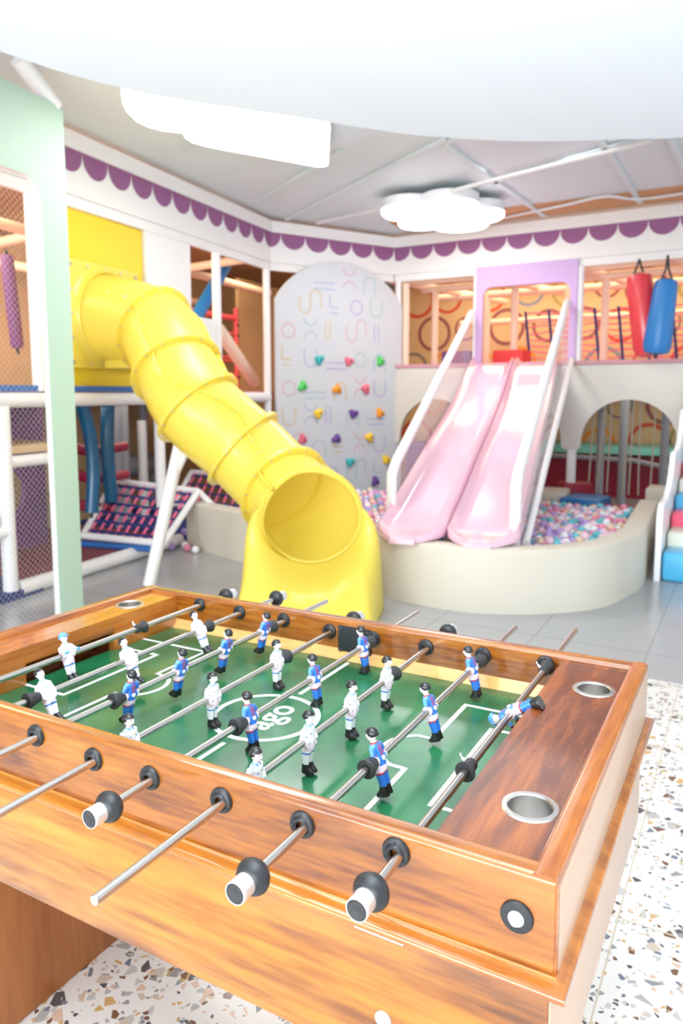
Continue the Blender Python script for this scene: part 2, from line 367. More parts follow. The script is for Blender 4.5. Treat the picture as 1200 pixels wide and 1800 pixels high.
fascia('trim_1', LP, -2.4, 2.935, -0.22, 0.30)
fascia('trim_2', CP, 0.0, 1.832, 0.14, 0.337)
fascia('trim_3', lambda t, o, z: BP(t, o, z), -2.85, 3.2, -2.61, 0.3225)
# orange strip on the ceiling, painting the warm loft's reflection over the fascia
MB().b2((-2.6, 7.55, 3.588), (3.2, 8.12, 3.598)).build('warm_reflection_strip', 'warm_reflection', kind='structure')
# ceiling panels, battens and pipes
cl = MB()
for p0, p1 in [((-3.6, 6.78), (-0.9, 5.05)), ((-0.95, 5.15), (0.9, 4.0)), ((-1.9, 6.9), (0.66, 5.72)), ((-0.95, 5.2), (-0.85, 8.1)), ((-2.94, 4.2), (-1.4, 3.2)), ((-3.35, 5.9), (-1.8, 4.9)), ((0.7, 5.2), (0.75, 8.1)), ((0.2, 5.0), (0.22, 8.0))]:
    d = V((p1[0] - p0[0], p1[1] - p0[1], 0)); c = V(((p0[0] + p1[0]) / 2, (p0[1] + p1[1]) / 2, 3.585))
    cl.box(c, (d.length, 0.055, 0.03), 0.004, (0, 0, math.atan2(d.y, d.x)))
cl.build('trim_5', 'ceiling_paint', kind='structure')
pp = MB().tube(catmull([(-3.3, 7.0, 3.555), (-2.2, 6.6, 3.52), (-1.0, 6.15, 3.5), (0.6, 5.66, 3.5)], 6), 0.02)
tag(pp.build('sprinkler_pipe', 'pipe'), 'thin white pipe under the ceiling running above the round cloud lamp', 'pipe')
pp = MB().tube(catmull([(-1.4, 7.95, 3.575), (-0.5, 7.6, 3.56), (-0.05, 7.45, 3.56), (0.3, 7.75, 3.56), (1.2, 7.6, 3.56)], 6), 0.016)
tag(pp.build('conduit_pipe', 'pipe'), 'thin bent white conduit on the ceiling along the right scalloped fascia', 'pipe')

# white dropped soffit with a sweeping edge, overhead
edge = catmull([(-1.02, -1.5, 0), (-1.06, 0.2, 0), (-1.023, 0.999, 0), (-0.841, 1.528, 0), (-0.468, 2.026, 0), (-0.118, 2.48, 0), (0.094, 2.681, 0), (0.324, 2.857, 0), (0.569, 2.995, 0), (0.818, 3.106, 0), (1.063, 3.216, 0), (1.6, 3.36, 0), (2.6, 3.5, 0), (4.5, 3.5, 0)], 6)
poly = [(p.x, p.y) for p in edge] + [(4.5, -4.2), (-1.02, -4.2)]
MB().plate(poly, [], lambda a, b: V((a, b, 2.75)), lambda a, b: V((a, b, 3.6))).build('ceiling_soffit', 'soffit_paint', kind='structure')

# ------------------------------------------------------------------ ceiling lamps
def cloud_lamp(label, outline, z, h, loc):
    t = empty('cloud_ceiling_lamp', label, 'ceiling lamp', loc, group=None)
    n = len(outline); cx = sum(p[0] for p in outline) / n; cy = sum(p[1] for p in outline) / n
    def sh(p, k): return V((cx + (p[0] - cx) * k - loc[0], cy + (p[1] - cy) * k - loc[1], 0))
    MB().rings([[sh(p, 1.0) + V((0, 0, z + .055 - loc[2])) for p in outline], [sh(p, 1.0) + V((0, 0, z + h - loc[2])) for p in outline]]).build('housing', 'lamp_body', t)
    MB().rings([[sh(p, .955) + V((0, 0, z - loc[2])) for p in outline], [sh(p, .995) + V((0, 0, z + .02 - loc[2])) for p in outline], [sh(p, 1.0) + V((0, 0, z + .056 - loc[2])) for p in outline]]).build('diffuser', 'lamp_glow', t)
    MB().b2((cx - .12 - loc[0], cy - .12 - loc[1], z + h - loc[2]), (cx + .12 - loc[0], cy + .12 - loc[1], 3.6 - loc[2])).build('ceiling_mount', 'lamp_body', t)
    return t
def lobes(cs, n=180):
    out = []
    cx = sum(c[0] for c in cs) / len(cs); cy = sum(c[1] for c in cs) / len(cs)
    for i in range(n):
        a = 2 * PI * i / n; dx, dy = math.cos(a), math.sin(a); best = 0.01
        for x, y, r in cs:
            bx, by = x - cx, y - cy; b = bx * dx + by * dy; d = bx * bx + by * by - r * r; q = b * b - d
            if q >= 0: best = max(best, b + math.sqrt(q))
        out.append((cx + dx * best, cy + dy * best))
    return out
cloud_lamp('round white cloud shaped lamp glowing over the pink slide', lobes([(-1.86, 6.50, .30), (-1.42, 6.52, .30), (-1.28, 7.0, .28), (-1.58, 7.28, .32), (-1.95, 7.02, .26)]), 3.38, 0.15, (-1.66, 6.85, 3.6))
o1 = circ(-2.05, 3.10, 0.40, 24, 60, 262)
o1 = [(-1.42, 3.35), (-1.5, 3.5), (-1.75, 3.62)] 
lamp1 = circ(-2.02, 3.06, 0.38, 20, 50, 215) + circ(-2.06, 3.55, 0.34, 14, 150, 215) + [(-1.80, 4.66), (-1.36, 3.94)] + [(-1.37, 3.6)]
lamp1 = [(-1.75, 2.66), (-1.95, 2.64), (-2.10, 2.68), (-2.20, 2.76), (-2.29, 2.86), (-2.36, 2.96), (-2.41, 3.08), (-2.42, 3.20), (-2.38, 3.32), (-2.28, 3.42), (-2.34, 3.52), (-2.36, 3.62), (-2.33, 3.74), (-2.27, 3.86), (-1.83, 4.64), (-1.78, 4.66), (-1.36, 3.97), (-1.33, 3.9), (-1.36, 3.5), (-1.45, 3.0)]
cloud_lamp('long white cloud shaped lamp glowing beside the curved white soffit', lamp1, 3.38, 0.15, (-1.85, 3.6, 3.6))
for loc, e in (((-1.66, 6.85, 3.36), 7), ((-1.85, 3.6, 3.36), 10)):
    area('lamp_light', loc, (loc[0], loc[1], 0), 0.7, 0.7, e)
# ------------------------------------------------------------------ foosball table
TX, TY = 0.00876, -0.00785
Z0 = 0.867
tb = empty('foosball_table', 'varnished wooden foosball table with green playing field in front of the camera', 'foosball table', (0, 0, 0), (math.atan(TY), -math.atan(TX), 0))
XL, XR, W, ZT, ZB = -0.237, 1.272, 0.871, Z0 + 0.033, Z0 - 0.095
# long rails with rounded top edges
def rail(name, y0, y1, m):
    prof = []
    r = 0.009
    for a in range(0, 91, 15): prof.append((y0 + r - r * math.sin(math.radians(90 - a)), ZT - r + r * math.cos(math.radians(90 - a))))
    for a in range(0, 91, 15): prof.append((y1 - r + r * math.sin(math.radians(a)), ZT - r + r * math.cos(math.radians(a))))
    prof += [(y1, ZB), (y0, ZB)]
    mb = MB().rings([[V((XL + .002, y, z)) for y, z in prof], [V((XR - .002, y, z)) for y, z in prof]])
    return mb.build(name, m, tb)
rail('side_rail', 0.0, 0.035, 'wood_rail'); rail('side_rail', 0.836, W, 'wood_rail')
def endrail(x0, x1):
    prof = []; r = 0.009
    for a in range(0, 91, 15): prof.append((x0 + r - r * math.sin(math.radians(90 - a)), ZT + .0006 - r + r * math.cos(math.radians(90 - a))))
    for a in range(0, 91, 15): prof.append((x1 - r + r * math.sin(math.radians(a)), ZT + .0006 - r + r * math.cos(math.radians(a))))
    prof += [(x1, ZB), (x0, ZB)]
    MB().rings([[V((x, .0015, z)) for x, z in prof], [V((x, W - .0015, z)) for x, z in prof]]).build('end_rail', 'wood_end', tb)
endrail(1.238, XR + .0015); endrail(XL - .0015, XL + .034)
# end shelves with cup wells
def shelf(x0, x1, cups, m, goal_face):
    zt = Z0 + 0.022; zb = zt - 0.022
    o = MB().plate([(x0, .035), (x1, .035), (x1, .836), (x0, .836)], [circ(cx, cy, .0335, 28) for cx, cy in cups], lambda a, b: V((a, b, zb)), lambda a, b: V((a, b, zt))).build('end_shelf', m, tb)
    x = goal_face; s = 1 if goal_face == x1 else -1      # board with the goal mouth, facing the field
    g = MB()
    for y0, y1, z0, z1 in ((.036, .285, -.078, .0), (.575, .835, -.078, .0), (.285, .575, -.022, .0)):
        g.b2((x - s * .022, y0, Z0 + z0), (x, y1, Z0 + z1), .001)
    g.build('goal_board', 'wood_left_shelf', tb)
    g = MB(); g.b2((x - s * .120, .27, Z0 - .112), (x - s * .012, .59, Z0 - .108)); g.b2((x - s * .124, .27, Z0 - .112), (x - s * .120, .59, Z0 - .001)); g.b2((x - s * .120, .268, Z0 - .112), (x - s * .022, .272, Z0 - .001)); g.b2((x - s * .120, .588, Z0 - .112), (x - s * .022, .592, Z0 - .001)); g.build('goal_box', 'wood_shelf', tb)
    for cx, cy in cups:
        c = MB().lathe((cx, cy, zt), (0, 0, 1), [(.0, -.042), (.030, -.042), (.0325, -.038), (.0328, 0.0), (.0345, .0025), (.0415, .0022), (.0435, .0002), (.043, -.0005), (.0335, -.0005), (.0332, -.045), (0, -.045)], 40, caps=False)
        c.build('cup_holder', 'brushed', tb, angle=30)
shelf(1.094, 1.24, [(1.193, .170), (1.190, .683)], 'wood_shelf', 1.094)
shelf(-.204, -.098, [(-.155, .170), (-.155, .694)], 'wood_left_shelf', -.098)
# playing field, markings, sloped strips
ZF = Z0 - 0.075
MB().b2((-.112, .04, ZF - .012), (1.108, .83, ZF)).build('playfield', 'field', tb)
pf = [o for o in tb.children if o.name == 'playfield'][0]
mk_ = MB(); lw = 0.0105
def seg(x0, y0, x1, y1, wd=lw):
    d = V((x1 - x0, y1 - y0, 0)).normalized(); n = V((-d.y, d.x, 0)) * wd / 2; e = d * wd / 2
    a, b = V((x0, y0, ZF + .0006)) - e, V((x1, y1, ZF + .0006)) + e
    mk_.face([mk_.bm.verts.new(p) for p in (a - n, b - n, b + n, a + n)])
def arc(cx, cy, r, a0, a1, n=40, wd=lw):
    for i in range(n):
        t0, t1 = math.radians(a0 + (a1 - a0) * i / n), math.radians(a0 + (a1 - a0) * (i + 1) / n)
        mk_.face([mk_.bm.verts.new(V((cx + q * math.cos(t), cy + q * math.sin(t), ZF + .0006))) for q, t in ((r - wd / 2, t0), (r + wd / 2, t0), (r + wd / 2, t1), (r - wd / 2, t1))])
mk_ = MB()
arc(.533, .420, .118, 0, 360, 72, .0125)
mk_.build('field_marking', 'field_white', pf)
mk_ = MB()
seg(.533, .568, .533, .80)
mk_.build('field_marking', 'field_white', pf)
mk_ = MB()
seg(.533, .06, .533, .268)
mk_.build('field_marking', 'field_white', pf)
mk_ = MB()
seg(.905, .695, 1.105, .695); seg(.905, .695, .905, .497); seg(.905, .355, .905, .17); seg(.905, .17, 1.105, .17)
arc(.905, .426, .078, 114, 246, 24); seg(.905, .497, .873, .497); seg(.905, .355, .873, .355)
mk_.build('field_marking', 'field_white', pf)
mk_ = MB()
seg(.997, .60, 1.105, .60); seg(.997, .60, .997, .26); seg(.997, .26, 1.105, .26)
mk_.build('field_marking', 'field_white', pf)
mk_ = MB()
seg(.136, .69, -.110, .69); seg(.136, .69, .136, .497); seg(.136, .355, .136, .18); seg(.136, .18, -.110, .18)
arc(.136, .426, .078, -66, 66, 24); seg(.136, .497, .168, .497); seg(.136, .355, .168, .355)
mk_.build('field_marking', 'field_white', pf)
mk_ = MB()
seg(.035, .605, -.110, .605); seg(.035, .605, .035, .285); seg(.035, .285, -.110, .285)
mk_.build('field_marking', 'field_white', pf)
cu = bpy.data.curves.new('ago', 'FONT'); cu.body = 'ago'; cu.size = .095; cu.align_x = 'CENTER'; cu.align_y = 'CENTER'; cu.offset = .0012; cu.extrude = .0002
tmp = bpy.data.objects.new('tmp', cu); col.objects.link(tmp)
me = bpy.data.meshes.new_from_object(tmp.evaluated_get(bpy.context.evaluated_depsgraph_get())); bpy.data.objects.remove(tmp)
me.materials.clear(); me.materials.append(M['field_white'])
lo = bpy.data.objects.new('field_lettering', me); col.objects.link(lo); lo.parent = pf; lo.location = (.545, .425, ZF + .0006); lo.rotation_euler = (0, 0, math.radians(90))
for ya, yb in ((.836, .816), (.035, .055)):
    MB().rings([[V((x, ya, Z0 - .050)), V((x, yb, ZF + .0004)), V((x, ya, ZF + .0004))] for x in (-.098, 1.094)]).build('corner_strip', 'wood_pale', tb)
# mouldings and lower cabinet
def ring_prof(prof, m, name):
    rs = []
    cs = [(XL, 0, -1, -1), (XR, 0, 1, -1), (XR, W, 1, 1), (XL, W, -1, 1)]
    for x, y, sx, sy in cs: rs.append([V((x + sx * d * .75, y + sy * d, Z0 + z)) for d, z in prof])
    MB().rings(rs, caps=False, loop=True).build(name, m, tb, angle=50)
ring_prof([(-.02, -.0945), (.003, -.0945), (.0045, -.0975), (.0085, -.1000), (.0150, -.1008), (.0200, -.1022), (.0232, -.1055), (.0238, -.1090), (.0225, -.1125), (.0190, -.1148), (.0135, -.1158), (.0115, -.1185), (.0065, -.1210), (.0040, -.1240), (-.02, -.1240)], 'wood_moulding', 'moulding')
MB().b2((XL + .008, .004, Z0 - .342), (XR - .008, W - .004, Z0 - .112), .003).build('cabinet', 'wood_front', tb)
for x0, x1, z in ((-.185, -.022, .0035), (.93, 1.08, -.006)):
    MB().b2((x0, .06, z), (x1, .81, Z0 - .343), .002).build('pedestal', 'wood_pedestal', tb)
hg = MB().b2((.987, -.0005, Z0 - .1335), (1.065, .006, Z0 - .1285)); hg.cyl((.987, -.0012, Z0 - .131), (1.065, -.0012, Z0 - .131), .0024, n=10); hg.build('hinge', 'steel', tb)
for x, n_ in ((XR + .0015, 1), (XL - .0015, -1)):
    MB().b2((x, .010, ZB + .001), (x + n_ * .0012, W - .010, ZT - .011), .0004).b2((x - n_ * .0095, .008, Z0 - .341), (x - n_ * .0085 + n_ * .0012, W - .008, Z0 - .121), .0004).build('end_sheen_panel', 'end_sheen', tb)  # added thin sheets; their beige paints the glossy reflection on the varnished ends
MB().lathe((1.031, .004, Z0 - .262), (0, -1, 0), [(.013, 0), (.013, .003), (.009, .006), (0, .007)], 20).build('cabinet_lock', 'aluminium', tb)
# bearings
for i_, (dy, d) in enumerate([(0, -1), (.836, -1)]): pass
RX = [-.0034, .1485, .306, .4584, .5934, .7462, .8985, 1.0525]
RZ = [.0068, .0041, .0033, -.0065, -.0064, -.0044, -.0008, .0038]
def bearing(x, y, z, s):
    b = MB().lathe((x, y, z), (0, s, 0), [(.0073, .0005), (.0208, -.002), (.0211, .0028), (.0196, .0062), (.0150, .0076), (.0140, .0070), (.0118, .0105), (.0094, .0108), (.0088, .0090), (.0073, .0088)], 28, caps=False)
    for a in (90, 210, 330):
        b.cyl((x + .0165 * math.cos(math.radians(a)), y + s * .0060, z + .0165 * math.sin(math.radians(a))), (x + .0165 * math.cos(math.radians(a)), y + s * .0082, z + .0165 * math.sin(math.radians(a))), .0022, n=8)
    return b.build('rod_bearing', 'black_plastic', tb)
for x, z in zip(RX, RZ): bearing(x, 0, Z0 + z, -1); bearing(x, .836, Z0 + z, -1)
e = MB().lathe((1.223, 0, Z0 - .031), (0, -1, 0), [(.0215, 0), (.0218, .0025), (.0205, .0045), (.012, .0055), (.0, .0055)], 30).build('end_washer', 'black_plastic', tb)
MB().lathe((1.223, -.0050, Z0 - .031), (0, -1, 0), [(.0105, 0), (.0105, .002), (.0062, .0028), (.0062, .0085), (.004, .0095), (.0, .0095)], 18).build('end_bolt', 'aluminium', e)
pl = MB().plate(rrect(.487, .588, Z0 - .063, Z0 + .016, .006, 4), [], lambda a, b: V((a, .8365, b)), lambda a, b: V((a, .8315, b))).build('ball_serve_plate', 'black_plastic', tb)
for x in (.496, .579):
    for z in (-.052, .006): MB().lathe((x, .8315, Z0 + z), (0, -1, 0), [(.0052, 0), (.0048, .002), (.002, .003), (0, .003)], 12).build('plate_screw', 'rubber', pl)
# loose specks of paint on the right shelf
MB().ball((1.150, .352, Z0 + .0225), (.0016, .0016, .0008), 8, 5).build('paint_speck', 'p_red', tb)

# ------------------------------------------------------------------ rods and players
def fused(mb, vox):
    """fuse the overlapping solids of mb into one continuous skin"""
    me = bpy.data.meshes.new('t'); bmesh.ops.recalc_face_normals(mb.bm, faces=mb.bm.faces); mb.bm.to_mesh(me); mb.bm.free()
    o = bpy.data.objects.new('t', me); col.objects.link(o)
    r = o.modifiers.new('r', 'REMESH'); r.mode = 'VOXEL'; r.voxel_size = vox
    s = o.modifiers.new('s', 'SMOOTH'); s.factor = .5; s.iterations = 5
    n = bpy.data.meshes.new_from_object(o.evaluated_get(bpy.context.evaluated_depsgraph_get())); bpy.data.objects.remove(o)
    n.polygons.foreach_set('use_smooth', [True] * len(n.polygons))
    return n
def esec(z, rx, ry, cx=0, cy=0, n=18, sq=1.0): return [V((cx + rx * math.copysign(abs(math.cos(2 * PI * i / n)) ** sq, math.cos(2 * PI * i / n)), cy + ry * math.copysign(abs(math.sin(2 * PI * i / n)) ** sq, math.sin(2 * PI * i / n)), z)) for i in range(n)]
def player_body(keeper):
    b = MB()
    b.rings([esec(*q) for q in [(.030, .0048, .0052), (.0275, .0060, .0085), (.0245, .0078, .0122), (.020, .0092, .0140), (.012, .0098, .0134), (.004, .0104, .0124), (-.004, .0112, .0126), (-.012, .0116, .0132), (-.019, .0108, .0130), (-.024, .0080, .0110)]])
    b.rings([esec(*q) for q in [(.025, .0044, .0046, .0006), (.032, .0048, .0050, .0008), (.038, .0050, .0052, .001)]])
    b.rings([esec(*q) for q in [(.0325, .0030, .0040, .0020), (.0345, .0062, .0062, .0018), (.0385, .0084, .0076, .0012), (.043, .0092, .0082, .0006), (.048, .0088, .0078, 0), (.0515, .0066, .0058, -.0004), (.0535, .003, .003, -.0006)]])
    b.ball((.0100, 0, .0405), (.0022, .0016, .0026), 10, 8)
    for s in (-1, 1):
        b.ball((.0, s * .0082, .041), (.0022, .0014, .003), 8, 6)
        if keeper:
            b.tube(catmull([(0, s * .0125, .0215), (.003, s * .0168, .013), (.0125, s * .0175, .008), (.021, s * .0150, .0085)], 5), .004, 12, rr=[.0052 - .0012 * i / 15 for i in range(16)])
            b.ball((.0235, s * .0145, .009), (.0042, .0034, .0038), 12, 8)
        else:
            b.tube(catmull([(-.001, s * .0122, .0220), (-.002, s * .0158, .012), (.001, s * .0164, .004), (.0045, s * .0145, -.004), (.0065, s * .0125, -.0085)], 4), .004, 12, rr=[.0053 - .0018 * i / 16 for i in range(17)])
            b.ball((.0070, s * .0122, -.0105), (.0034, .0030, .0040), 10, 8)
        b.rings([esec(*q) for q in [(-.016, .0088, .0066, 0, s * .0064), (-.024, .0084, .0063, 0, s * .0062), (-.032, .0072, .0056, -.0002, s * .0060), (-.040, .0070, .0052, -.0008, s * .0058), (-.048, .0060, .0046, -.0006, s * .0057), (-.055, .0054, .0044, 0, s * .0057)]])
    b.cyl((0, -.0165, 0), (0, .0165, 0), .0098, n=20)
    return fused(b, .00105)
BMATS = ['p_white', 'p_skin', 'p_pink', 'p_blue', 'p_red', 'p_sky', 'p_maroon', 'p_black', 'p_yellow']
def paint(me, team, keeper):
    for k in BMATS: me.materials.append(M[k])
    I = {k: i for i, k in enumerate(BMATS)}
    for p in me.polygons:
        x, y, z = p.center; ay = abs(y)
        if z > .0295 and ay < .011:
            m = 'p_skin'
            if x > .0076:
                if .0425 < z < .0440 and .0015 < ay < .0048: m = 'p_black'
                elif .0455 < z < .0466 and .0012 < ay < .0052: m = 'p_black'
                elif .0362 < z < .0373 and ay < .0022: m = 'p_red'
        elif team == 'white':
            m = 'p_white'
            if -.021 < z < .001: m = 'p_pink' if z < -.004 else 'p_white'
            if -.0255 < z < -.0225: m = 'p_blue'
            if z > .0255 and x > -.004 and ay < .0085 - (0.031 - z) * .6 and ay > .0012: m = 'p_sky'
            if .0085 < z < .0105 and ay > .0115: m = 'p_blue'
            if z > .021 and ay > .0075 and int((x + .02) / .0022) % 2 == 0 and x < .004 and ay < .0125: m = 'p_sky'
            if x > .0075 and .014 < z < .0175 and .003 < y < .0055: m = 'p_yellow'
            if x > .0075 and .0135 < z < .0152 and -.0068 < y < -.0035: m = 'p_blue'
            if ay > .0148 and x * x + z * z < .0115 ** 2: m = 'p_pink'
        else:
            m = 'p_blue'
            if z > .006 and not (x < -.002 and ay < .012 and z < .01): m = 'p_sky' if x > -.003 else 'p_blue'
            if -.0215 < z < .0005 and (x > -.0065 or z < -.010): m = 'p_pink'
            if -.0245 < z < -.0215: m = 'p_red'
            if .0072 < z < .0095 and ay > .0115: m = 'p_red'
            if x < -.004 and .006 < z < .024 and .0012 < ay < .0042: m = 'p_red'
            if ay > .0112 and -.01 < z < .0072: m = 'p_skin' if ay > .0125 else m
            if ay > .0148 and x * x + z * z < .0115 ** 2: m = 'p_pink'
            if z > .0275 and z <= .0297: m = 'p_red'
        if keeper and x > .0185 and z > 0: m = 'p_sky' if team == 'white' else 'p_maroon'
        if keeper and team == 'blue' and x > .011 and z > .003 and m != 'p_maroon' and ay > .01: m = 'p_sky'
        p.material_index = I[m]
    return me
def hair_mesh(cap):
    b = MB(); n = 18; R = []
    for j in range(0, 8):
        a = (PI * .60) * j / 7; ring = []
        for i in range(n):
            t = 2 * PI * i / n; zc = .0435 + .0118 * math.cos(a) * 1.0; k = math.sin(a)
            x = -.0006 + .0104 * k * math.cos(t); y = .0094 * k * math.sin(t); z = zc
            if math.cos(t) > .2 and j > 3: z = max(z, .0468 + .0012 * math.cos(t))
            ring.append(V((x - (.001 if math.cos(t) < 0 and j > 4 else 0), y, z)))
        R.append(ring)
    R[0] = [p + V((0, 0, 0)) for p in R[0]]
    b.rings([[p * 1.0 if j else V((p.x + .0001 * math.cos(2 * PI * i / n), p.y + .0001 * math.sin(2 * PI * i / n), p.z)) for i, p in enumerate(r)] for j, r in enumerate(R)])
    if cap: b.lathe((.004, 0, .0465), (.25, 0, 1), [(.0, .0005), (.0095, 0), (.0098, .0012), (0, .0022)], 20)
    return b
def boot_mesh(s):
    b = MB()
    b.rings([[V((x + p.x, s * .0058 + p.y, p.z)) for p in r] for x, r in [(0, esec(-.046, .0070, .0056)), (.0003, esec(-.051, .0072, .0056)), (.0028, esec(-.0565, .0100, .0062)), (.0042, esec(-.0605, .0120, .0066)), (.0042, esec(-.0635, .0116, .0062))]])
    return b
PROT = {}
def proto(team, keeper):
    k = (team, keeper)
    body = paint(player_body(keeper), team, keeper)
    root = bpy.data.objects.new('player_figure', body); col.objects.link(root)
    hair_mesh(keeper).build('cap' if keeper else 'hair', ('p_sky' if keeper else 'p_black'), root)
    for s in (-1, 1): boot_mesh(s).build('boot', 'p_black', root)
    bs = MB()
    if team == 'blue': bs.lathe((-.0108, 0, .001), (-1, 0, 0), [(.0042, -.002), (.0042, .0012), (.003, .002), (0, .002)], 14)
    else: bs.lathe((.0108, 0, .0005), (1, 0, 0), [(.0034, -.002), (.0034, .0012), (.0018, .0013), (.0016, .0004), (0, .0004)], 14)
    bs.build('screw', 'p_white' if team == 'blue' else 'p_pink', root)
    PROT[k] = root; root['n'] = 0
def place_player(rod, team, keeper, y, tilt):
    k = (team, keeper); src = PROT[k]
    if src['n'] == 0: o = src; o['n'] = 1; o.parent = rod
    else: o = copy_tree(src, rod)
    o.scale = (1.12, 1.10, 1.02); o.location = (0, y, 0); o.rotation_euler = (0, math.radians(tilt), 0 if team == 'white' else PI)
for a in (('white', True), ('white', False), ('blue', True), ('blue', False)): proto(*a)
def bumper(rod, y, s, sleeve=False):
    b = MB()
    if sleeve: b.lathe((0, y, 0), (0, s, 0), [(.0072, 0), (.0115, 0), (.0118, .013), (.0120, .016), (.0175, .029), (.0180, .031), (.0175, .0325), (.0092, .0325), (.0072, .031)], 28, caps=False)
    else: b.lathe((0, y, 0), (0, s, 0), [(.0072, 0), (.0105, 0), (.0112, .002), (.0165, .024), (.0175, .026), (.0175, .0285), (.0165, .030), (.009, .030), (.0072, .028)], 28, caps=False)
    o = b.build('bumper', 'rubber', rod)
    if sleeve:
        q = MB(); q.cyl((-.0095, y + s * .007, .0065), (-.0145, y + s * .007, .0105), .0036, n=6); q.cyl((-.0145, y + s * .007, .0105), (-.0185, y + s * .007, .018), .0018, n=8)
        q.build('screw', 'aluminium', o)
def handle(rod, y, s):
    h = MB().lathe((0, y - s * .0165, 0), (0, s, 0), [(.0075, 0), (.0135, .0005), (.0205, .0055), (.0245, .0125), (.0253, .0165), (.0245, .0205), (.0205, .0275), (.0155, .0325), (.010, .033)], 32).build('handle', 'black_plastic', rod)
    f = MB().lathe((0, y + s * .015, 0), (0, s, 0), [(.012, -.001), (.0152, -.0005), (.0155, .018), (.0157, .0240), (.0150, .0250), (.0138, .0248), (.0135, .022), (0, .022)], 32).build('ferrule', 'aluminium', h)
    MB().lathe((0, y + s * .015, 0), (0, s, 0), [(.0134, .018), (.0134, .0235), (.0122, .0250), (.006, .0252), (.0045, .0243), (0, .0243)], 28).build('end_cap', 'rubber', f)
RODS = [
 (1, 'steel foosball rod with a lone white goalkeeper in a blue cap', 'white', 1, [(.334, -16)], [(.565, 1, 1), (.115, -1, 1)], .96, -.27),
 (2, 'steel foosball rod with three white players leaning back beside the goalkeeper', 'white', 0, [(.651, -26), (.391, -26), (.150, -27)], [(.668, 1, 0), (.130, -1, 0)], 1.023, -.215),
 (3, 'steel foosball rod with a row of four blue players', 'blue', 0, [(.733, -12), (.564, -13), (.395, -11), (.236, -9)], [(.752, 1, 0), (.217, -1, 0)], -.165, 1.071),
 (4, 'steel foosball rod with three upright white players crossing left of the centre circle', 'white', 0, [(.572, -1), (.327, 1), (.084, 0)], [(.590, 1, 0), (.064, -1, 0)], .968, -.27),
 (5, 'steel foosball rod with three blue players crossing the centre circle', 'blue', 0, [(.768, 9), (.528, 9), (.278, 10)], [(.787, 1, 0), (.259, -1, 0)], -.093, 1.124),
 (6, 'steel foosball rod with four white players and a bare near end', 'white', 0, [(.592, 2), (.424, 2), (.255, 2), (.086, 3)], [(.610, 1, 0), (.066, -1, 0)], .977, -.262),
 (7, 'steel foosball rod with three blue players in front of the right goal area', 'blue', 0, [(.738, 15), (.483, 17), (.243, 17)], [(.775, 1, 0), (.226, -1, 0)], -.129, 1.100),
 (8, 'steel foosball rod with one blue goalkeeper lying face down', 'blue', 1, [(.540, 123)], [(.790, 1, 1), (.294, -1, 1)], -.086, 1.142)]
for i, label, team, keeper, ps, bs, hy, ey in RODS:
    x, z = RX[i - 1], RZ[i - 1]
    r = empty('foosball_rod', label, 'foosball rod', (x, 0, Z0 + z + TX * x), (math.atan(TY), 0, 0), 'rods of the foosball table')
    a, b = (hy, ey) if hy < ey else (ey, hy)
    rb = MB().lathe((0, a, 0), (0, 1, 0), [(0, 0), (.0065, 0), (.0071, .0008), (.0071, b - a - .0008), (.0065, b - a), (0, b - a)], 24, caps=False)
    rb.build('tube', 'steel', r, angle=30)
    for y, t in ps: place_player(r, team, bool(keeper), y, t)
    for y, s, sl in bs: bumper(r, y, s, sl)
    handle(r, hy, -1 if hy < ey else 1)
#@@PART3
# ------------------------------------------------------------------ left play structure
def bar(mb, a, b, r, n=14): mb.cyl(a, b, r, n=n); return mb
def frame(label, cat, parts, name='climbing_structure'):
    t = empty(name, label, cat, parts[0][1][0])
    for nm, pth, r, m in parts:
        mb = MB(); mb.tube([V(p) - V(t.location) for p in pth], r, 14); mb.build(nm, m, t)
    return t
frame('white padded post frame carrying the left play deck beside the mint arch', 'play frame', [
    ('post', [LP(-1.13, .02, 0), LP(-1.13, .02, 1.42)], .055, 'pad_white'), ('post', [LP(.74, .05, 0), LP(.74, .05, 1.42)], .05, 'pad_white'),
    ('post', [LP(2.87, .03, 0), LP(2.87, .03, 2.985)], .045, 'pad_white'), ('post', [LP(1.77, .03, 1.53), LP(1.77, .03, 2.985)], .048, 'pad_white'),
    ('post', [LP(-.76, .03, 1.53), LP(-.76, .03, 2.985)], .045, 'pad_white'),
    ('beam', [LP(-2.4, .03, 1.465), LP(2.87, .03, 1.465)], .058, 'pad_white'), ('beam', [LP(-1.13, .02, 1.01), LP(-.45, .02, 1.01)], .045, 'pad_white'),
    ('beam', [LP(-2.4, .05, .47), LP(-1.13, .02, .50)], .045, 'pad_white'),
    ('kerb', [LP(-1.07, .0, .06), LP(.95, .0, .06)], .06, 'pad_white'), ('post', [LP(1.05, .9, 0), LP(1.05, .9, 1.4)], .05, 'post_grey'),
    ('post', [LP(1.45, 1.15, 0), LP(1.45, 1.15, 1.4)], .045, 'post_grey'), ('post', [LP(1.75, 1.15, .0), LP(1.75, 1.15, 1.2)], .055, 'pad_white'), ('post', [LP(2.3, 1.6, 0), LP(2.3, 1.6, 1.4)], .05, 'post_grey')])
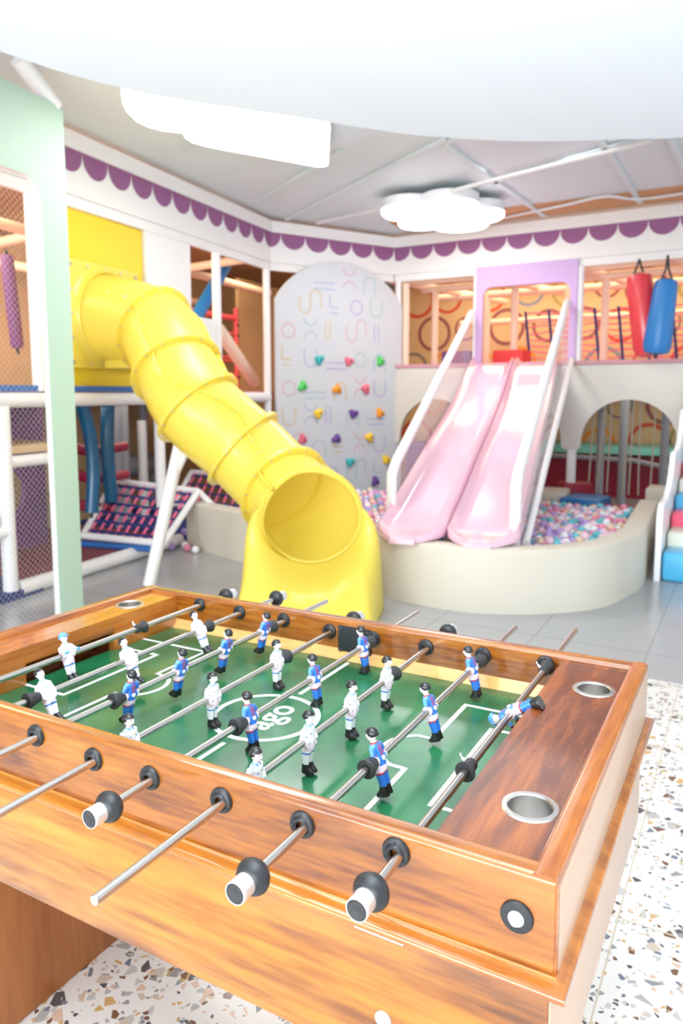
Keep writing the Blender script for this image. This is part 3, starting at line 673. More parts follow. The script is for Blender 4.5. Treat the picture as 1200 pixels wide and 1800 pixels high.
frame('peach lit padded roof beams inside the left play loft', 'loft frame', [
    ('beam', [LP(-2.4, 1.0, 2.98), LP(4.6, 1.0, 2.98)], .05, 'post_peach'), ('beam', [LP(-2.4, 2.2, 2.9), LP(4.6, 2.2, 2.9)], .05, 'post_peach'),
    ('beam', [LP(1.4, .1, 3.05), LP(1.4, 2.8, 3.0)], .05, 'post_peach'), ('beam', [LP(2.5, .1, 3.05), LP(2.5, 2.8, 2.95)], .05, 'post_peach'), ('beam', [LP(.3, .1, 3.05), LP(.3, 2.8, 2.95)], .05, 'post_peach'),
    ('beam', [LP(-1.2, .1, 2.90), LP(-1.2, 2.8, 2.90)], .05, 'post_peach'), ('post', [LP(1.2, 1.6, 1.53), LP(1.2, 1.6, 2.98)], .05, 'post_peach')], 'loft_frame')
def lbox(mb, t0, t1, o0, o1, z0, z1):
    mb.rings([[LP(t0, o0, z0), LP(t0, o1, z0), LP(t0, o1, z1), LP(t0, o0, z1)], [LP(t1, o0, z0), LP(t1, o1, z0), LP(t1, o1, z1), LP(t1, o0, z1)]]); return mb
tag(lbox(MB(), -2.4, 5.6, .09, 2.4, 1.42, 1.535).build('play_deck', 'deck_pink'), 'long raised play deck floor of the left structure behind the yellow slide', 'play deck')
tag(lbox(MB(), -2.4, .56, .0, .06, 1.527, 1.572).build('deck_edge_strip', 'blue_strip'), 'blue vinyl strip along the deck edge under the yellow panel', 'edge strip')
tag(lbox(MB(), -.50, .56, .05, .085, 1.575, 2.98).build('wall_panel', 'yellow_panel'), 'flat yellow wall panel behind the tube slide entrance', 'wall panel')
tag(lbox(MB(), .575, 1.285, .02, .07, 1.54, 2.984).build('wall_panel', 'fascia'), 'tall white wall panel right of the yellow panel', 'wall panel')
tag(lbox(MB(), 1.29, 1.74, .03, .07, 1.54, 2.29).build('wall_panel', 'fascia'), 'low white wall panel behind the top of the tube slide', 'wall panel')
tag(lbox(MB(), 4.36, 5.8, 1.4, 1.46, 1.54, 3.2).build('partition_board', 'tan'), 'tan partition board inside the loft beside the climbing wall', 'partition')
# loft and under-deck items
def hang(name, label, cat, path, r, m, n=16, rr=None, k=6, ends=True, group=None):
    P = catmull(path, k) if len(path) > 2 else [V(p) for p in path]
    if len(P) == 2: P = [P[0], P[0].lerp(P[1], .03), P[0].lerp(P[1], .97), P[1]]; rr = [r * .75, r, r, r * .75]
    o = empty(name, label, cat, P[0], group=group)
    MB().tube([p - P[0] for p in P], r, n, rr=rr).build('cover', m, o)
    if ends:
        q = MB()
        for a, b in ((P[0], P[1]), (P[-1], P[-2])):
            d = (a - b).normalized(); q.cyl(a - P[0] - d * .005, a - P[0] + d * .05, r * .3, r * .2, 8)
        q.build('end_tie', 'black_plastic', o)
    return o
hang('padded_tube', 'blue padded tube hanging at a slant inside the left loft', 'padded tube', [(-4.2, 6.4, 3.09), (-4.06, 5.25, 1.9)], .075, 'blue_vinyl')
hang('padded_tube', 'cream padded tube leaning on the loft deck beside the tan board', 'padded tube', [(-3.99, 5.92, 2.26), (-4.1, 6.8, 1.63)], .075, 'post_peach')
hang('hanging_roll', 'narrow purple roll hanging behind the net in the mint arch', 'hanging roll', [(-4.16, 3.33, 2.68), (-4.17, 3.40, 1.9)], .055, 'purple')
b1 = hang('obstacle_tube', 'bent teal obstacle tube nearest the mint arch under the deck', 'obstacle tube', [(-3.92, 3.86, 1.42), (-3.93, 3.95, 1.1), (-3.93, 3.97, .78), (-3.93, 3.93, .4)], .062, 'teal_vinyl')
hang('obstacle_tube', 'straighter teal obstacle tube hanging second from the mint arch', 'obstacle tube', [(-4.07, 4.31, 1.42), (-4.06, 4.27, .97), (-4.07, 4.31, .45)], .066, 'teal_vinyl')
hang('obstacle_tube', 'topmost of the sagging red obstacle tubes under the deck', 'obstacle tube', [(-4.13, 3.66, 1.16), (-4.17, 4.08, .965), (-4.22, 4.66, .97)], .05, 'red_vinyl')
hang('obstacle_tube', 'middle sagging red obstacle tube behind the teal tubes', 'obstacle tube', [(-4.13, 3.66, .94), (-4.17, 4.12, .69), (-4.22, 4.66, .68)], .05, 'red_vinyl')
hang('obstacle_tube', 'lowest red obstacle tube near the maroon floor mat', 'obstacle tube', [(-4.13, 3.66, .58), (-4.16, 4.02, .44), (-4.20, 4.4, .36)], .05, 'red_vinyl')
t = empty('foam_roller', 'thick grey foam roller lying high under the deck behind the posts', 'roller', LP(2.2, 2.1, 0))
MB().tube([LP(1.7, 1.72, .62) - t.location, LP(1.75, 1.72, .62) - t.location, LP(2.75, 1.72, .60) - t.location, LP(2.8, 1.72, .60) - t.location], .13, 20, rr=[.1, .13, .13, .1]).build('roller', 'post_grey', t)
for q in (1.9, 2.6): MB().tube([LP(q, 1.72, 0) - t.location, LP(q, 1.72, .5) - t.location], .04, 12).build('stand', 'post_grey', t)
tag(lbox(MB(), -.86, .95, .06, 1.6, 0, .09).build('floor_mat', 'maroon'), 'maroon padded floor mat under the left play deck', 'floor mat')
tag(lbox(MB(), -2.4, -.88, -.05, 1.6, 0, .06).build('floor_mat', 'navy'), 'navy floor mat beside the mint arch behind the net', 'floor mat')
tag(lbox(MB(), .97, 2.6, .1, 1.6, 0, .09).build('floor_mat', 'navy'), 'navy floor mat under the climbing net frame near loose balls', 'floor mat')
hang('padded_bar', 'blue padded bar end beside the leftmost white post behind the net', 'padded bar', [LP(-2.0, .06, .62), LP(-1.24, .06, .60)], .05, 'blue_vinyl')
# purple panel with round hole
pu = MB().plate([(-1.35, .09), (.12, .09), (.12, 1.40), (-1.35, 1.40)], [circ(-.38, .62, .25, 32)], lambda a, b: LP(a, 1.0, b), lambda a, b: LP(a, 1.05, b)).build('crawl_board', 'purple')
tag(pu, 'purple panel with a round crawl hole behind the net', 'crawl board')
tag(lbox(MB(), -1.2, -.42, .1, .9, 1.06, 1.12).build('crawl_shelf', 'tan_light'), 'tan padded shelf above the low white beam behind the net', 'shelf')
# nets: diagonal twine
def net(name, label, fn, u0, u1, v0, v1, step, th, m, inside=lambda u, v: True):
    mb = MB()
    w_, h_ = u1 - u0, v1 - v0; n = int((w_ + h_) / step)
    for s in (1, -1):
        for i in range(n + 1):
            c = i * step; pts = []
            ua = max(0, c - h_); ub = min(w_, c)
            if ub - ua < step * .2: continue
            k = max(1, int((ub - ua) / .25)); prev = None
            for j in range(k):
                qa, qb = ua + (ub - ua) * j / k, ua + (ub - ua) * (j + 1) / k
                p = [(u0 + q if s > 0 else u1 - q, v0 + (c - q)) for q in (qa, qb)]
                if not (inside(*p[0]) and inside(*p[1])): continue
                A, B = fn(*p[0], 0), fn(*p[1], 0); A2, B2 = fn(*p[0], th), fn(*p[1], th); d = V((0, 0, th * .7))
                mb.rings([[A - d, A2, A + d], [B - d, B2, B + d]], caps=False)
    return tag(mb.build(name, m), label, 'net')
net('safety_net', 'fine diamond safety net stretched across the mint arch opening', lambda u, v, t: V((-2.69 - t, 0, 0)) + V((-.1107 * (u - 2.6), u, v)), 1.05, 2.47, .02, 2.88, .042, .0016, 'net')
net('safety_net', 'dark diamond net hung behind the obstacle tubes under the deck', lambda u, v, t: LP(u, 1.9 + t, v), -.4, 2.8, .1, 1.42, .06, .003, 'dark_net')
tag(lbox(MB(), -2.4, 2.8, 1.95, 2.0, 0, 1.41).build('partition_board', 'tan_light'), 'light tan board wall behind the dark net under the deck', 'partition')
# sloping climbing nets (frame + navy webbing + pink straps)
def slope_net(label, a, b, c, d, nx, ny, legs):
    a, b, c, d = map(V, (a, b, c, d)); t = empty('climbing_net', label, 'climbing net', a)
    P = lambda u, v: a.lerp(b, u).lerp(c.lerp(d, u), v) - a
    nrm = (b - a).cross(c - a).normalized()
    f = MB()
    for p, q in (((0, 0), (1, 0)), ((1, 0), (1, 1)), ((1, 1), (0, 1)), ((0, 1), (0, 0))): f.tube([P(*p), P(*q)], .033, 12)
    for p in legs: f.tube([P(*p[0]), V(p[1]) - a], .03, 12)
    f.build('frame', 'pad_white', t)
    for j in range(1, ny + 1):
        v = (j - .5) / ny; n_ = MB()
        n_.rings([[P(u, v - .022) - nrm * .004, P(u, v + .022) - nrm * .004, P(u, v + .022) + nrm * .004, P(u, v - .022) + nrm * .004] for u in (0.01, .99)]); n_.build('webbing', 'navy', t)
    for i in range(nx):
        u = (i + .7) / (nx + .4); s = MB(); wd = .014
        for j in range(ny + 1):
            va, vb = max(.02, (j - .5) / ny + .028), min(.98, (j + .5) / ny - .028)
            s.rings([[P(u - wd, v) + nrm * .007, P(u + wd, v) + nrm * .007, P(u + wd, v) + nrm * .013, P(u - wd, v) + nrm * .013] for v in (va, vb)])
        s.build('strap', 'pink_rope', t)
    return t
slope_net('sloping navy and pink strap net in a white frame beside the slanting slide support', (-3.98, 3.86, .19), (-3.13, 4.02, .17), (-4.35, 4.62, .60), (-3.26, 4.66, .56), 9, 6, [((1, 1), (-3.0, 4.95, .15))])
tag(MB().tube([V((-3.99, 3.85, .115)), V((-3.13, 4.0, .115))], .03, 10).build('foam_edge', 'blue_strip'), 'blue foam edge along the foot of the sloping net', 'foam edge')
slope_net('second sloping navy and pink net behind the beige pit wall', (-4.3, 5.45, .25), (-3.4, 5.6, .22), (-4.5, 6.0, .56), (-3.6, 6.1, .54), 8, 4, [])
# red rope ladder inside the loft
t = empty('rope_ladder', 'red rope ladder with a knotted side strap inside the loft beside the tan board', 'rope ladder', LP(4.27, 1.40, 1.55))
q = MB(); q.tube([LP(4.27, 1.40, 1.55) - t.location, LP(4.27, 1.40, 2.75) - t.location], .035, 8); q.build('side_strap', 'coral_rope', t)
for z in (1.8, 1.98, 2.03, 2.3, 2.38, 2.6): MB().tube([LP(2.6, 1.40, z) - t.location, LP(4.27, 1.40, z) - t.location], .016 if z < 2.55 else .04, 8).build('rung', 'coral_rope', t)
k_ = MB()
for z in (1.75, 1.95, 2.15, 2.35, 2.5): k_.ball(LP(4.27, 1.36, z) - t.location, .02, 8, 6)
k_.build('knot', 'dark', t)

# mint arch
ma = empty('mint_arch', 'mint green arch panel with white edges at the left play entrance', 'arch panel', (-2.65, 2.6, 0))
def MA(u, v, o=0): return V((-2.65 - o - .1107 * (u - 2.6), u, v)) - V((-2.65, 2.6, 0))
out_ = [(.75, 0), (.97, 0), (.97, 2.62)] + [(.97 + .14 - .14 * math.cos(a), 2.74 + .14 * math.sin(a)) for a in [PI / 2 * i / 6 for i in range(7)]] + [(2.33 + .14 * math.sin(a), 2.74 + .14 * math.cos(a)) for a in [PI / 2 * i / 6 for i in range(7)]] + [(2.47, 0), (2.69, 0), (2.69, 3.39), (.75, 3.39)]
MB().plate(out_, [], lambda a, b: MA(a, b, .004), lambda a, b: MA(a, b, .055)).build('edge_board', 'white_gloss', ma)
MB().plate(out_, [], lambda a, b: MA(a, b, 0), lambda a, b: MA(a, b, .004)).build('face_sheet', 'mint', ma)
frame('white padded brace rising from the mint arch corner to the ceiling', 'brace', [('tube', [(-2.70, 2.66, 3.39), (-2.67, 2.37, 3.58)], .055, 'pad_white')], 'padded_brace')

# ------------------------------------------------------------------ yellow tube slide
ts = empty('tube_slide', 'yellow spiral tube slide dropping from the yellow panel to the grey floor', 'tube slide', (-1.2, 3.5, 0))
O = V(ts.location)
KP = [(-3.40, 3.69, 2.15), (-2.87, 3.71, 2.03), (-2.53, 3.585, 1.69), (-2.25, 3.50, 1.40), (-1.95, 3.66, 1.09), (-1.58, 3.66, .80), (-1.19, 3.40, .665)]
path = catmull(KP, 14); TR = .315
def sect(i0, i1, ra, rb, n=40):
    P = path[i0:i1 + 1]; rs = []; fr = []
    x = V((0, 0, 1))
    for j in range(len(P)):
        k = i0 + j; t = (path[min(k + 1, len(path) - 1)] - path[max(k - 1, 0)]).normalized()
        if k == 0: t = V((.99, .11, 0)).normalized()
        if k == len(path) - 1: t = V((.50, -.83, -.22)).normalized()
        a = (V((0, 0, 1)) - t * t.z).normalized(); b = t.cross(a); fr.append((P[j], a, b, t))
        r = ra + (rb - ra) * j / (len(P) - 1)
        rs.append([P[j] - O + (a * math.cos(2 * PI * q / n) + b * math.sin(2 * PI * q / n)) * r for q in range(n)])
    return rs, fr
def flange(fr, r, mb, off=0.0, th=.012, ext=.045):
    p, a, b, t = fr
    n = 40; ring = lambda rr, d: [p - O + t * d + (a * math.cos(2 * PI * q / n) + b * math.sin(2 * PI * q / n)) * rr for q in range(n)]
    mb.rings([ring(r - .004, off - th), ring(r + ext, off - th), ring(r + ext, off + th), ring(r - .004, off + th)], caps=False)
RAD = [.36, .325, .325, .325, .325, .325, .335]
for i in range(6):
    rs, fr = sect(i * 14, (i + 1) * 14, RAD[i], RAD[i + 1])
    mb = MB(); mb.rings(rs, caps=False)
    flange(fr[-1], RAD[i + 1], mb, ext=.045 if i < 5 else .03)
    # long seam flanges on both flanks
    for sgn in ((1, -1) if i > 0 else ()):
        sm = []
        for (p, a, b, t) in fr:
            u = (b * sgn * .8 + a * .6); a2 = (a * .8 - b * sgn * .6); r = RAD[i + 1]
            sm.append([p - O + u * (r - .004) - a2 * .008, p - O + u * (r + .022) - a2 * .008, p - O + u * (r + .022) + a2 * .008, p - O + u * (r - .004) + a2 * .008])
        mb.rings(sm)
    sec = mb.build('tube_section', 'yellow', ts, angle=35)
    if i < 5:
        bl = MB()
        for q in range(14):
            p, a, b, t = fr[-1]; an = 2 * PI * (q + .5) / 14; u = a * math.cos(an) + b * math.sin(an)
            bl.cyl(p - O + u * (RAD[i + 1] + .026) - t * .02, p - O + u * (RAD[i + 1] + .026) + t * .02, .008, n=8)
        for sgn in (1, -1):
            for j in range(3, len(fr) - 2, 4):
                p, a, b, t = fr[j]; u = (b * sgn * .8 + a * .6); a2 = (a * .8 - b * sgn * .6)
                bl.cyl(p - O + u * (RAD[i + 1] + .012) - a2 * .014, p - O + u * (RAD[i + 1] + .012) + a2 * .014, .007, n=8)
        bl.build('bolts', 'bolt', sec)
# square mounting plate with flared collar
mp = MB().plate([(-.44, -.43), (.44, -.43), (.44, .43), (-.44, .43)], [circ(0, 0, .335, 40)], lambda a, b: LP(a - .01, -.0, 2.15 + b) - O, lambda a, b: LP(a - .01, .04, 2.15 + b) - O)
mp.m(0).rings([[LP(-.01 + rr * math.cos(2 * PI * q / 40), -d, 2.15 + rr * math.sin(2 * PI * q / 40)) - O for q in range(40)] for rr, d in ((.42, 0.001), (.39, .012), (.37, .03), (.36, .06))], caps=False)
mpo = mp.build('mounting_plate', 'yellow', ts, angle=35)
bl = MB()
for a in (-.4, -.2, .0, .2, .4):
    for b in (-.39, .39): bl.cyl(LP(a - .01, .0, 2.15 + b) - O, LP(a - .01, -.012, 2.15 + b) - O, .011, n=8); 
    for b in (-.4, .4): bl.cyl(LP(b - .01, .0, 2.15 + a * .95) - O, LP(b - .01, -.012, 2.15 + a * .95) - O, .011, n=8)
bl.build('bolts', 'bolt', mpo)
MB().b2(LP(-.1, -.05, 1.72) - O, LP(.12, -.42, 1.79) - O, .006).build('bracket', 'yellow', ts)
# flared exit chute hugging the mouth
rs, fr = sect(70, 84, .325, .335); Mp, Ma, Mb, Mt = fr[-1]
ex = V((.37, -.93, 0)).normalized(); la = V((.93, .37, 0)).normalized()
MF = V((Mp.x, Mp.y, 0)); NU, NV = 64, 20; grid = []
Lb = Mb if Mb.dot(la) > 0 else -Mb
for iu in range(NU + 1):
    u = -1 + 2 * iu / NU; au = abs(u); sg = 1 if u > 0 else -1; th = u * math.radians(104)
    A = Mp + (-Ma * math.cos(th) + Lb * math.sin(th)) * .345 + Mt * .01
    if au < .60: B = MF + la * (.46 * u / .60) + ex * (.42 - .06 * (au / .60) ** 4)
    else: B = MF + la * (sg * (.46 + .03 * math.sin((au - .60) / .4 * PI / 2))) + ex * (.36 - (au - .60) / .40 * .50)
    B.z = 0.0; r_ = []
    for iv in range(NV + 1):
        v = iv / NV; p = A.lerp(B, v)
        p += ex * (.07 * math.sin(PI * v) * (1 - au ** 2))
        p += la * sg * .30 * math.sin(PI * v ** .6) * max(0, au - .45) * (1 - v * .4) * .5
        p += ex * (.012 * math.cos(u * 20) * math.sin(PI * min(1, v * 1.05)) * max(0, v - .25) * 1.5) * (1 if au < .62 else 0)
        r_.append(p - O)
    grid.append(r_)
ch = MB(); ch.rings(grid, closed=False)
cho = ch.build('exit_chute', 'yellow', ts, angle=60)
so = cho.modifiers.new('thickness', 'SOLIDIFY'); so.thickness = .02; so.offset = 0
rim = MB()
for rr in (1,): rim.rings([[Mp - O + Mt * (.012 + .014 * math.sin(c)) + (Ma * math.cos(2 * PI * q / 48) + Mb * math.sin(2 * PI * q / 48)) * (.342 + .016 * math.cos(c)) for c in [2 * PI * k / 8 for k in range(8)]] for q in range(48)], loop=True)
rim.build('mouth_rim', 'yellow', ts, angle=80)
frame('slanting white padded support post under the yellow tube slide', 'support post', [('post', [(-2.659, 3.341, 0), (-2.50, 3.56, 1.10)], .05, 'pad_white'), ('brace', [(-2.56, 3.52, .80), (-2.42, 3.56, 1.08)], .028, 'pad_white')], 'support_post')

# ------------------------------------------------------------------ climbing wall
cw = empty('climbing_wall', 'white arched climbing wall with pale printed pattern and coloured holds', 'climbing wall', CP(.92, -.08, 0))
CO = V(cw.location)
def CQ(t, z, o=0.0): return CP(t, -.08 - o, z) - CO
top = []
for i in range(33):
    x = -.945 + 1.89 * i / 32; top.append((x + .965, 2.25 + .90 * math.sqrt(max(0, 1 - (x / 1.05) ** 2))))
MB().plate([(.02, .0), (1.91, .0)] + top[::-1], [], lambda a, b: CQ(a, b, -.045), lambda a, b: CQ(a, b, 0)).build('panel', 'climb', cw)
pr_ = MB(); PM = ['print_a', 'print_b', 'print_c', 'print_d', 'print_e']
def stroke(pts, wd=.022):
    n = len(pts)
    for i in range(n - 1):
        (x0, y0), (x1, y1) = pts[i], pts[i + 1]; d = math.hypot(x1 - x0, y1 - y0) or 1; nx, ny = -(y1 - y0) / d * wd / 2, (x1 - x0) / d * wd / 2
        vs = [pr_.bm.verts.new(CQ(a, b, .0012)) for a, b in ((x0 - nx, y0 - ny), (x1 - nx, y1 - ny), (x1 + nx, y1 + ny), (x0 + nx, y0 + ny))]
        pr_.face(vs)
def glyph(kind, x, y, s):
    A = lambda cx, cy, r, a0, a1: [(x + (cx + r * math.cos(math.radians(a0 + (a1 - a0) * i / 14))) * s, y + (cy + r * math.sin(math.radians(a0 + (a1 - a0) * i / 14))) * s) for i in range(15)]
    P = lambda *q: [(x + a * s, y + b * s) for a, b in q]
    if kind == 0: stroke(A(.25, .3, .25, 180, 360)[:]); stroke(P((.0, .3), (0, .75))); stroke(P((.5, .3), (.5, .75))); stroke(A(.75, .75, .25, 180, 0)); stroke(P((1, .75), (1, .3)))
    if kind == 1: stroke(A(.3, .4, .3, 0, 360))
    if kind == 2: stroke(P((0, .9), (0, .35), (.4, .35))); stroke(P((0, .12), (.4, .12)))
    if kind == 3: stroke(A(.3, .95, .3, 180, 360)); stroke(A(.3, .1, .3, 0, 180))
    if kind == 4: stroke(P((0, .1), (0, .85))); stroke(P((.22, .1), (.22, .85)))
    if kind == 5: stroke(P((0, .25), (1, .25))); stroke(P((0, .0), (1, .0)))
    if kind == 6: stroke(A(.3, .35, .3, 180, 360)); stroke(P((0, .35), (0, .8))); stroke(P((.6, .35), (.6, .8)))
    if kind == 7: stroke(A(.3, .35, .3, 180, 0)); stroke(P((0, .35), (0, -.1))); stroke(P((.6, .35), (.6, -.1)))
rows = [(.35, [4, 6, 1, 0, 2]), (.72, [0, 7, 2, 3, 6]), (1.10, [6, 3, 4, 7, 5]), (1.45, [1, 5, 7, 3, 6]), (1.82, [2, 6, 5, 1, 7]), (2.15, [1, 3, 4, 0, 4]), (2.48, [0, 2, 1, 6]), (2.80, [5, 3, 7])]
kk = 0
for j, (zz, ks) in enumerate(rows):
    xx = .10 + (.0 if j < 6 else .25 if j == 6 else .45)
    for g in ks:
        pr_.m(kk % 5); kk += 2 if kk % 3 else 1
        wg_ = {0: 1, 5: 1}.get(g, .6)
        if xx + wg_ * .3 > 1.86 - (.0 if j < 6 else .2): break
        glyph(g, xx, zz, .30); xx += wg_ * .30 + .13
pr_.build('printed_pattern', PM, [o for o in cw.children][0])
HOLDS = [(.62, 1.93, 'teal'), (1.06, 1.92, 'pinkh'), (1.55, 1.93, 'green'), (.38, 1.60, 'green'), (.88, 1.56, 'orange'), (1.32, 1.57, 'pinkh'), (.60, 1.26, 'yel'), (1.13, 1.25, 'purp'), (1.55, 1.25, 'orange'), (.37, .94, 'pinkh'), (.87, .93, 'purp'), (1.38, .93, 'yel'), (.59, .63, 'orange'), (1.08, .62, 'teal'), (1.66, .62, 'yel'), (1.48, .34, 'purp'), (.46, .66, 'yel')]
CNm = dict(teal='teal', pinkh='pink', green='green', orange='orange', yel='yellow', purp='purple')
for i, (t_, z_, c_) in enumerate(HOLDS):
    h = MB(); rnd = random.Random(i)
    b0 = MB(); R = []
    x_, y_, n_ = CH, V((0, 0, 1)), CN
    for d, s in ((0, 1.0), (.03, .95), (.05, .7), (.058, .3)):
        R.append([CQ(t_, z_) + n_ * d + (x_ * math.cos(2 * PI * q / 20) + y_ * math.sin(2 * PI * q / 20)) * .058 * s * (1 + .22 * math.sin(3 * 2 * PI * q / 20 + i) + .1 * math.sin(2 * 2 * PI * q / 20 + 2 * i)) for q in range(20)])
    h.rings(R); ho = h.build('climbing_hold', 'hold_' + c_, cw, angle=60); ho['label'] = CNm[c_] + ' moulded climbing hold'
    MB().cyl(CQ(t_, z_) + n_ * .05, CQ(t_, z_) + n_ * .062, .012, n=10).build('hold_bolt', 'dark', ho)

# ------------------------------------------------------------------ ball pit
pw = catmull([(-3.38, 4.62, 0), (-2.40, 4.33, 0), (-1.0, 3.985, 0), (-.48, 3.885, 0), (-.15, 3.91, 0), (.135, 4.03, 0), (.36, 4.2, 0), (.52, 4.38, 0), (.63, 4.62, 0), (.68, 4.84, 0), (.73, 5.1, 0), (.74, 5.4, 0), (.70, 6.2, 0), (.66, 7.0, 0)], 5)
R = []
for i, p in enumerate(pw):
    t_ = (pw[min(i + 1, len(pw) - 1)] - pw[max(i - 1, 0)]).normalized(); n_ = V((-t_.y, t_.x, 0))
    pr2 = [(0, 0), (0, .43), (.006, .444), (.02, .45), (.165, .45), (.178, .444), (.185, .43), (.185, 0)]
    R.append([p + n_ * d + V((0, 0, z)) for d, z in pr2])
tag(MB().rings(R).build('ball_pit_wall', 'beige_vinyl', angle=60), 'low curved beige padded wall around the ball pit', 'pit wall')
SD = V((.17, -.985, 0)).normalized(); SL = V((.985, .17, 0)).normalized(); ST = V((-1.18, 8.18, 0))
def in_pit(x, y):
    if not (-2.75 < x < .49 and y < 7.02): return False
    # inside the front wall
    best = 9
    for i in range(len(pw) - 1):
        a, b = pw[i], pw[i + 1]; ab = b - a; q = V((x, y, 0)) - a; k = max(0, min(1, q.dot(ab) / ab.length_squared)); d = (q - ab * k).length
        if d < best: best = d; side = ab.x * q.y - ab.y * q.x
    return best > .232 and side > 0 and (V((x, y, 0)) - C0).dot(CN) > .14
cells = []
yy = 4.0; j = 0
while yy < 7.0:
    xx = -2.7 + (.038 if j % 2 else 0)
    while xx < .6:
        x, y = xx + random.uniform(-.010, .010), yy + random.uniform(-.010, .010)
        if in_pit(x, y): cells.append((x, y))
        xx += .078
    yy += .070; j += 1
def lat(x, y): return (V((x, y, 0)) - ST).dot(SL)
vis_r = sorted([c for c in cells if lat(*c) > .60 and c[0] > -.25], key=lambda c: (V((c[0], c[1], 0)) - CAM).length)
vis_l = sorted([c for c in cells if lat(*c) < -.56 and c[0] > -2.35 and c[1] < 6.6], key=lambda c: (V((c[0], c[1], 0)) - CAM).length)
single = vis_r[:232] + vis_l[:52]; rest = [c for c in cells if c not in set(single)]
BR = .037; names = list(BALLC); wts = [5, 3, 4, 3, 3, 3]
LBL = dict(white='white plastic ball among the balls in the pit', pink='bright pink plastic ball among the balls in the pit', lilac='lilac plastic ball among the balls in the pit', turquoise='turquoise plastic ball among the balls in the pit', peach='peach beige plastic ball among the balls in the pit', blush='pale blush pink plastic ball among the balls in the pit')
bproto = {}
for n_ in names: bproto[n_] = None
def put_ball(c, n_, z, label, group):
    if bproto[n_] is None:
        o = MB().ball((0, 0, 0), BR, 20, 12).build('plastic_ball', 'ball_' + n_); bproto[n_] = o
    else: o = bproto[n_].copy(); col.objects.link(o)
    o.location = (c[0], c[1], z); tag(o, label, 'ball', group)
for c in single:
    n_ = random.choices(names, wts)[0]; put_ball(c, n_, .335 + random.uniform(-.018, .03), LBL[n_], n_ + ' balls in the ball pit')
mbr = MB()
for c in rest:
    mbr.m(random.randrange(6)); mbr.ball((c[0], c[1], .335 + random.uniform(-.018, .025)), BR, 10, 7)
o = mbr.build('pit_balls', ['ball_' + n_ for n_ in names]); o['kind'] = 'stuff'; tag(o, 'pastel plastic balls filling the pit around and behind the pink slide', 'balls')
bs_ = [p for i, p in enumerate(pw)]
inner = []
for i, p in enumerate(pw):
    t_ = (pw[min(i + 1, len(pw) - 1)] - pw[max(i - 1, 0)]).normalized(); inner.append(p + V((-t_.y, t_.x, 0)) * .19)
fl = [(p.x, p.y) for p in inner if p.x > -2.75] + [(.48, 7.1), (-2.75, 7.1)]
o = MB().plate(fl, [], lambda a, b: V((a, b, .22)), lambda a, b: V((a, b, .30))).build('pit_fill', 'ball_lilac'); o['kind'] = 'stuff'; tag(o, 'deep layer of lilac balls under the pit surface', 'balls')
for c, n_, lb in [((-3.42, 4.44), 'lilac', 'lilac ball on the grey floor, leftmost of the loose balls'), ((-3.34, 4.54), 'white', 'white ball on the floor between the lilac and pink loose balls'), ((-3.25, 4.47), 'pink', 'bright pink loose ball on the grey floor by the beige pit wall'), ((-3.12, 4.44), 'white', 'white loose ball on the grey floor, rightmost by the beige wall')]:
    put_ball(c, n_, BR, lb, 'loose balls on the floor')
put_ball((-3.50, 4.72), 'lilac', .09 + BR, 'lilac ball resting on the navy mat behind the loose floor balls', 'loose balls on the floor')

# ------------------------------------------------------------------ pink double slide
ps = empty('double_slide', 'glossy pink double lane slide running down into the ball pit', 'slide', (ST.x, ST.y, 0))
prof = catmull([(-.12, 0, 1.885), (.02, 0, 1.88), (.30, 0, 1.80), (.75, 0, 1.58), (1.3, 0, 1.36), (1.95, 0, 1.15), (2.65, 0, .93), (3.3, 0, .72), (3.75, 0, .585), (4.05, 0, .515), (4.28, 0, .490), (4.36, 0, .478)], 6)
def lane(c, hw=.262):
    rs = []
    for q in prof:
        s_, z_ = q.x, q.z; w_ = []
        k = min(1, max(0, (4.36 - s_) / .25)); k = max(.35, math.sqrt(k)); lipk = 1.0 if s_ < 3.9 else max(.15, 1 - (s_ - 3.9) / .5)
        for i in range(25):
            u = -1 + 2 * i / 24; au = abs(u)
            h = .105 * (max(0, (au - .62) / .38) ** 1.5) * lipk if au < .93 else .105 * lipk * (1 - ((au - .93) / .07) ** 2 * .55)
            w_.append(SL * (c + u * hw * k) + SD * (s_ ) + V((0, 0, z_ + h)))
        w_ += [SL * (c + .99 * hw * k) + SD * s_ + V((0, 0, z_ - .035)), SL * (c - .99 * hw * k) + SD * s_ + V((0, 0, z_ - .035))]
        rs.append(w_)
    return MB().rings(rs)
lane(-.268).build('slide_lane', 'pink', ps, angle=55); lane(.268).build('slide_lane', 'pink', ps, angle=55)
OS = V(ps.location)
def hr(pts, r=.042): MB().tube([V(p) - OS for p in pts], r, 14).build('handrail', 'pad_white', ps)
hr([(-1.05, 4.40, .40), (-1.06, 4.42, .86), (-1.09, 4.56, .95), (-1.70, 8.05, 2.50)]); hr([(-.03, 4.34, .40), (-.04, 4.37, .84), (-.06, 4.50, .93), (-.54, 8.05, 2.56)])
hr([(.03, 4.42, .42), (-.47, 8.10, 1.90)], .03)
def pane(a, b, c, d):
    n_ = SL * .004; MB().rings([[V(p) - OS - n_ for p in (a, b, c, d)], [V(p) - OS + n_ for p in (a, b, c, d)]]).build('clear_panel', 'acrylic', ps)
pane((-1.06, 4.44, .46), (-1.09, 4.56, .93), (-1.70, 8.03, 2.47), (-1.70, 8.03, 1.86)); pane((.0, 4.42, .47), (-.05, 4.53, .92), (-.53, 8.03, 2.52), (-.49, 8.03, 1.90))

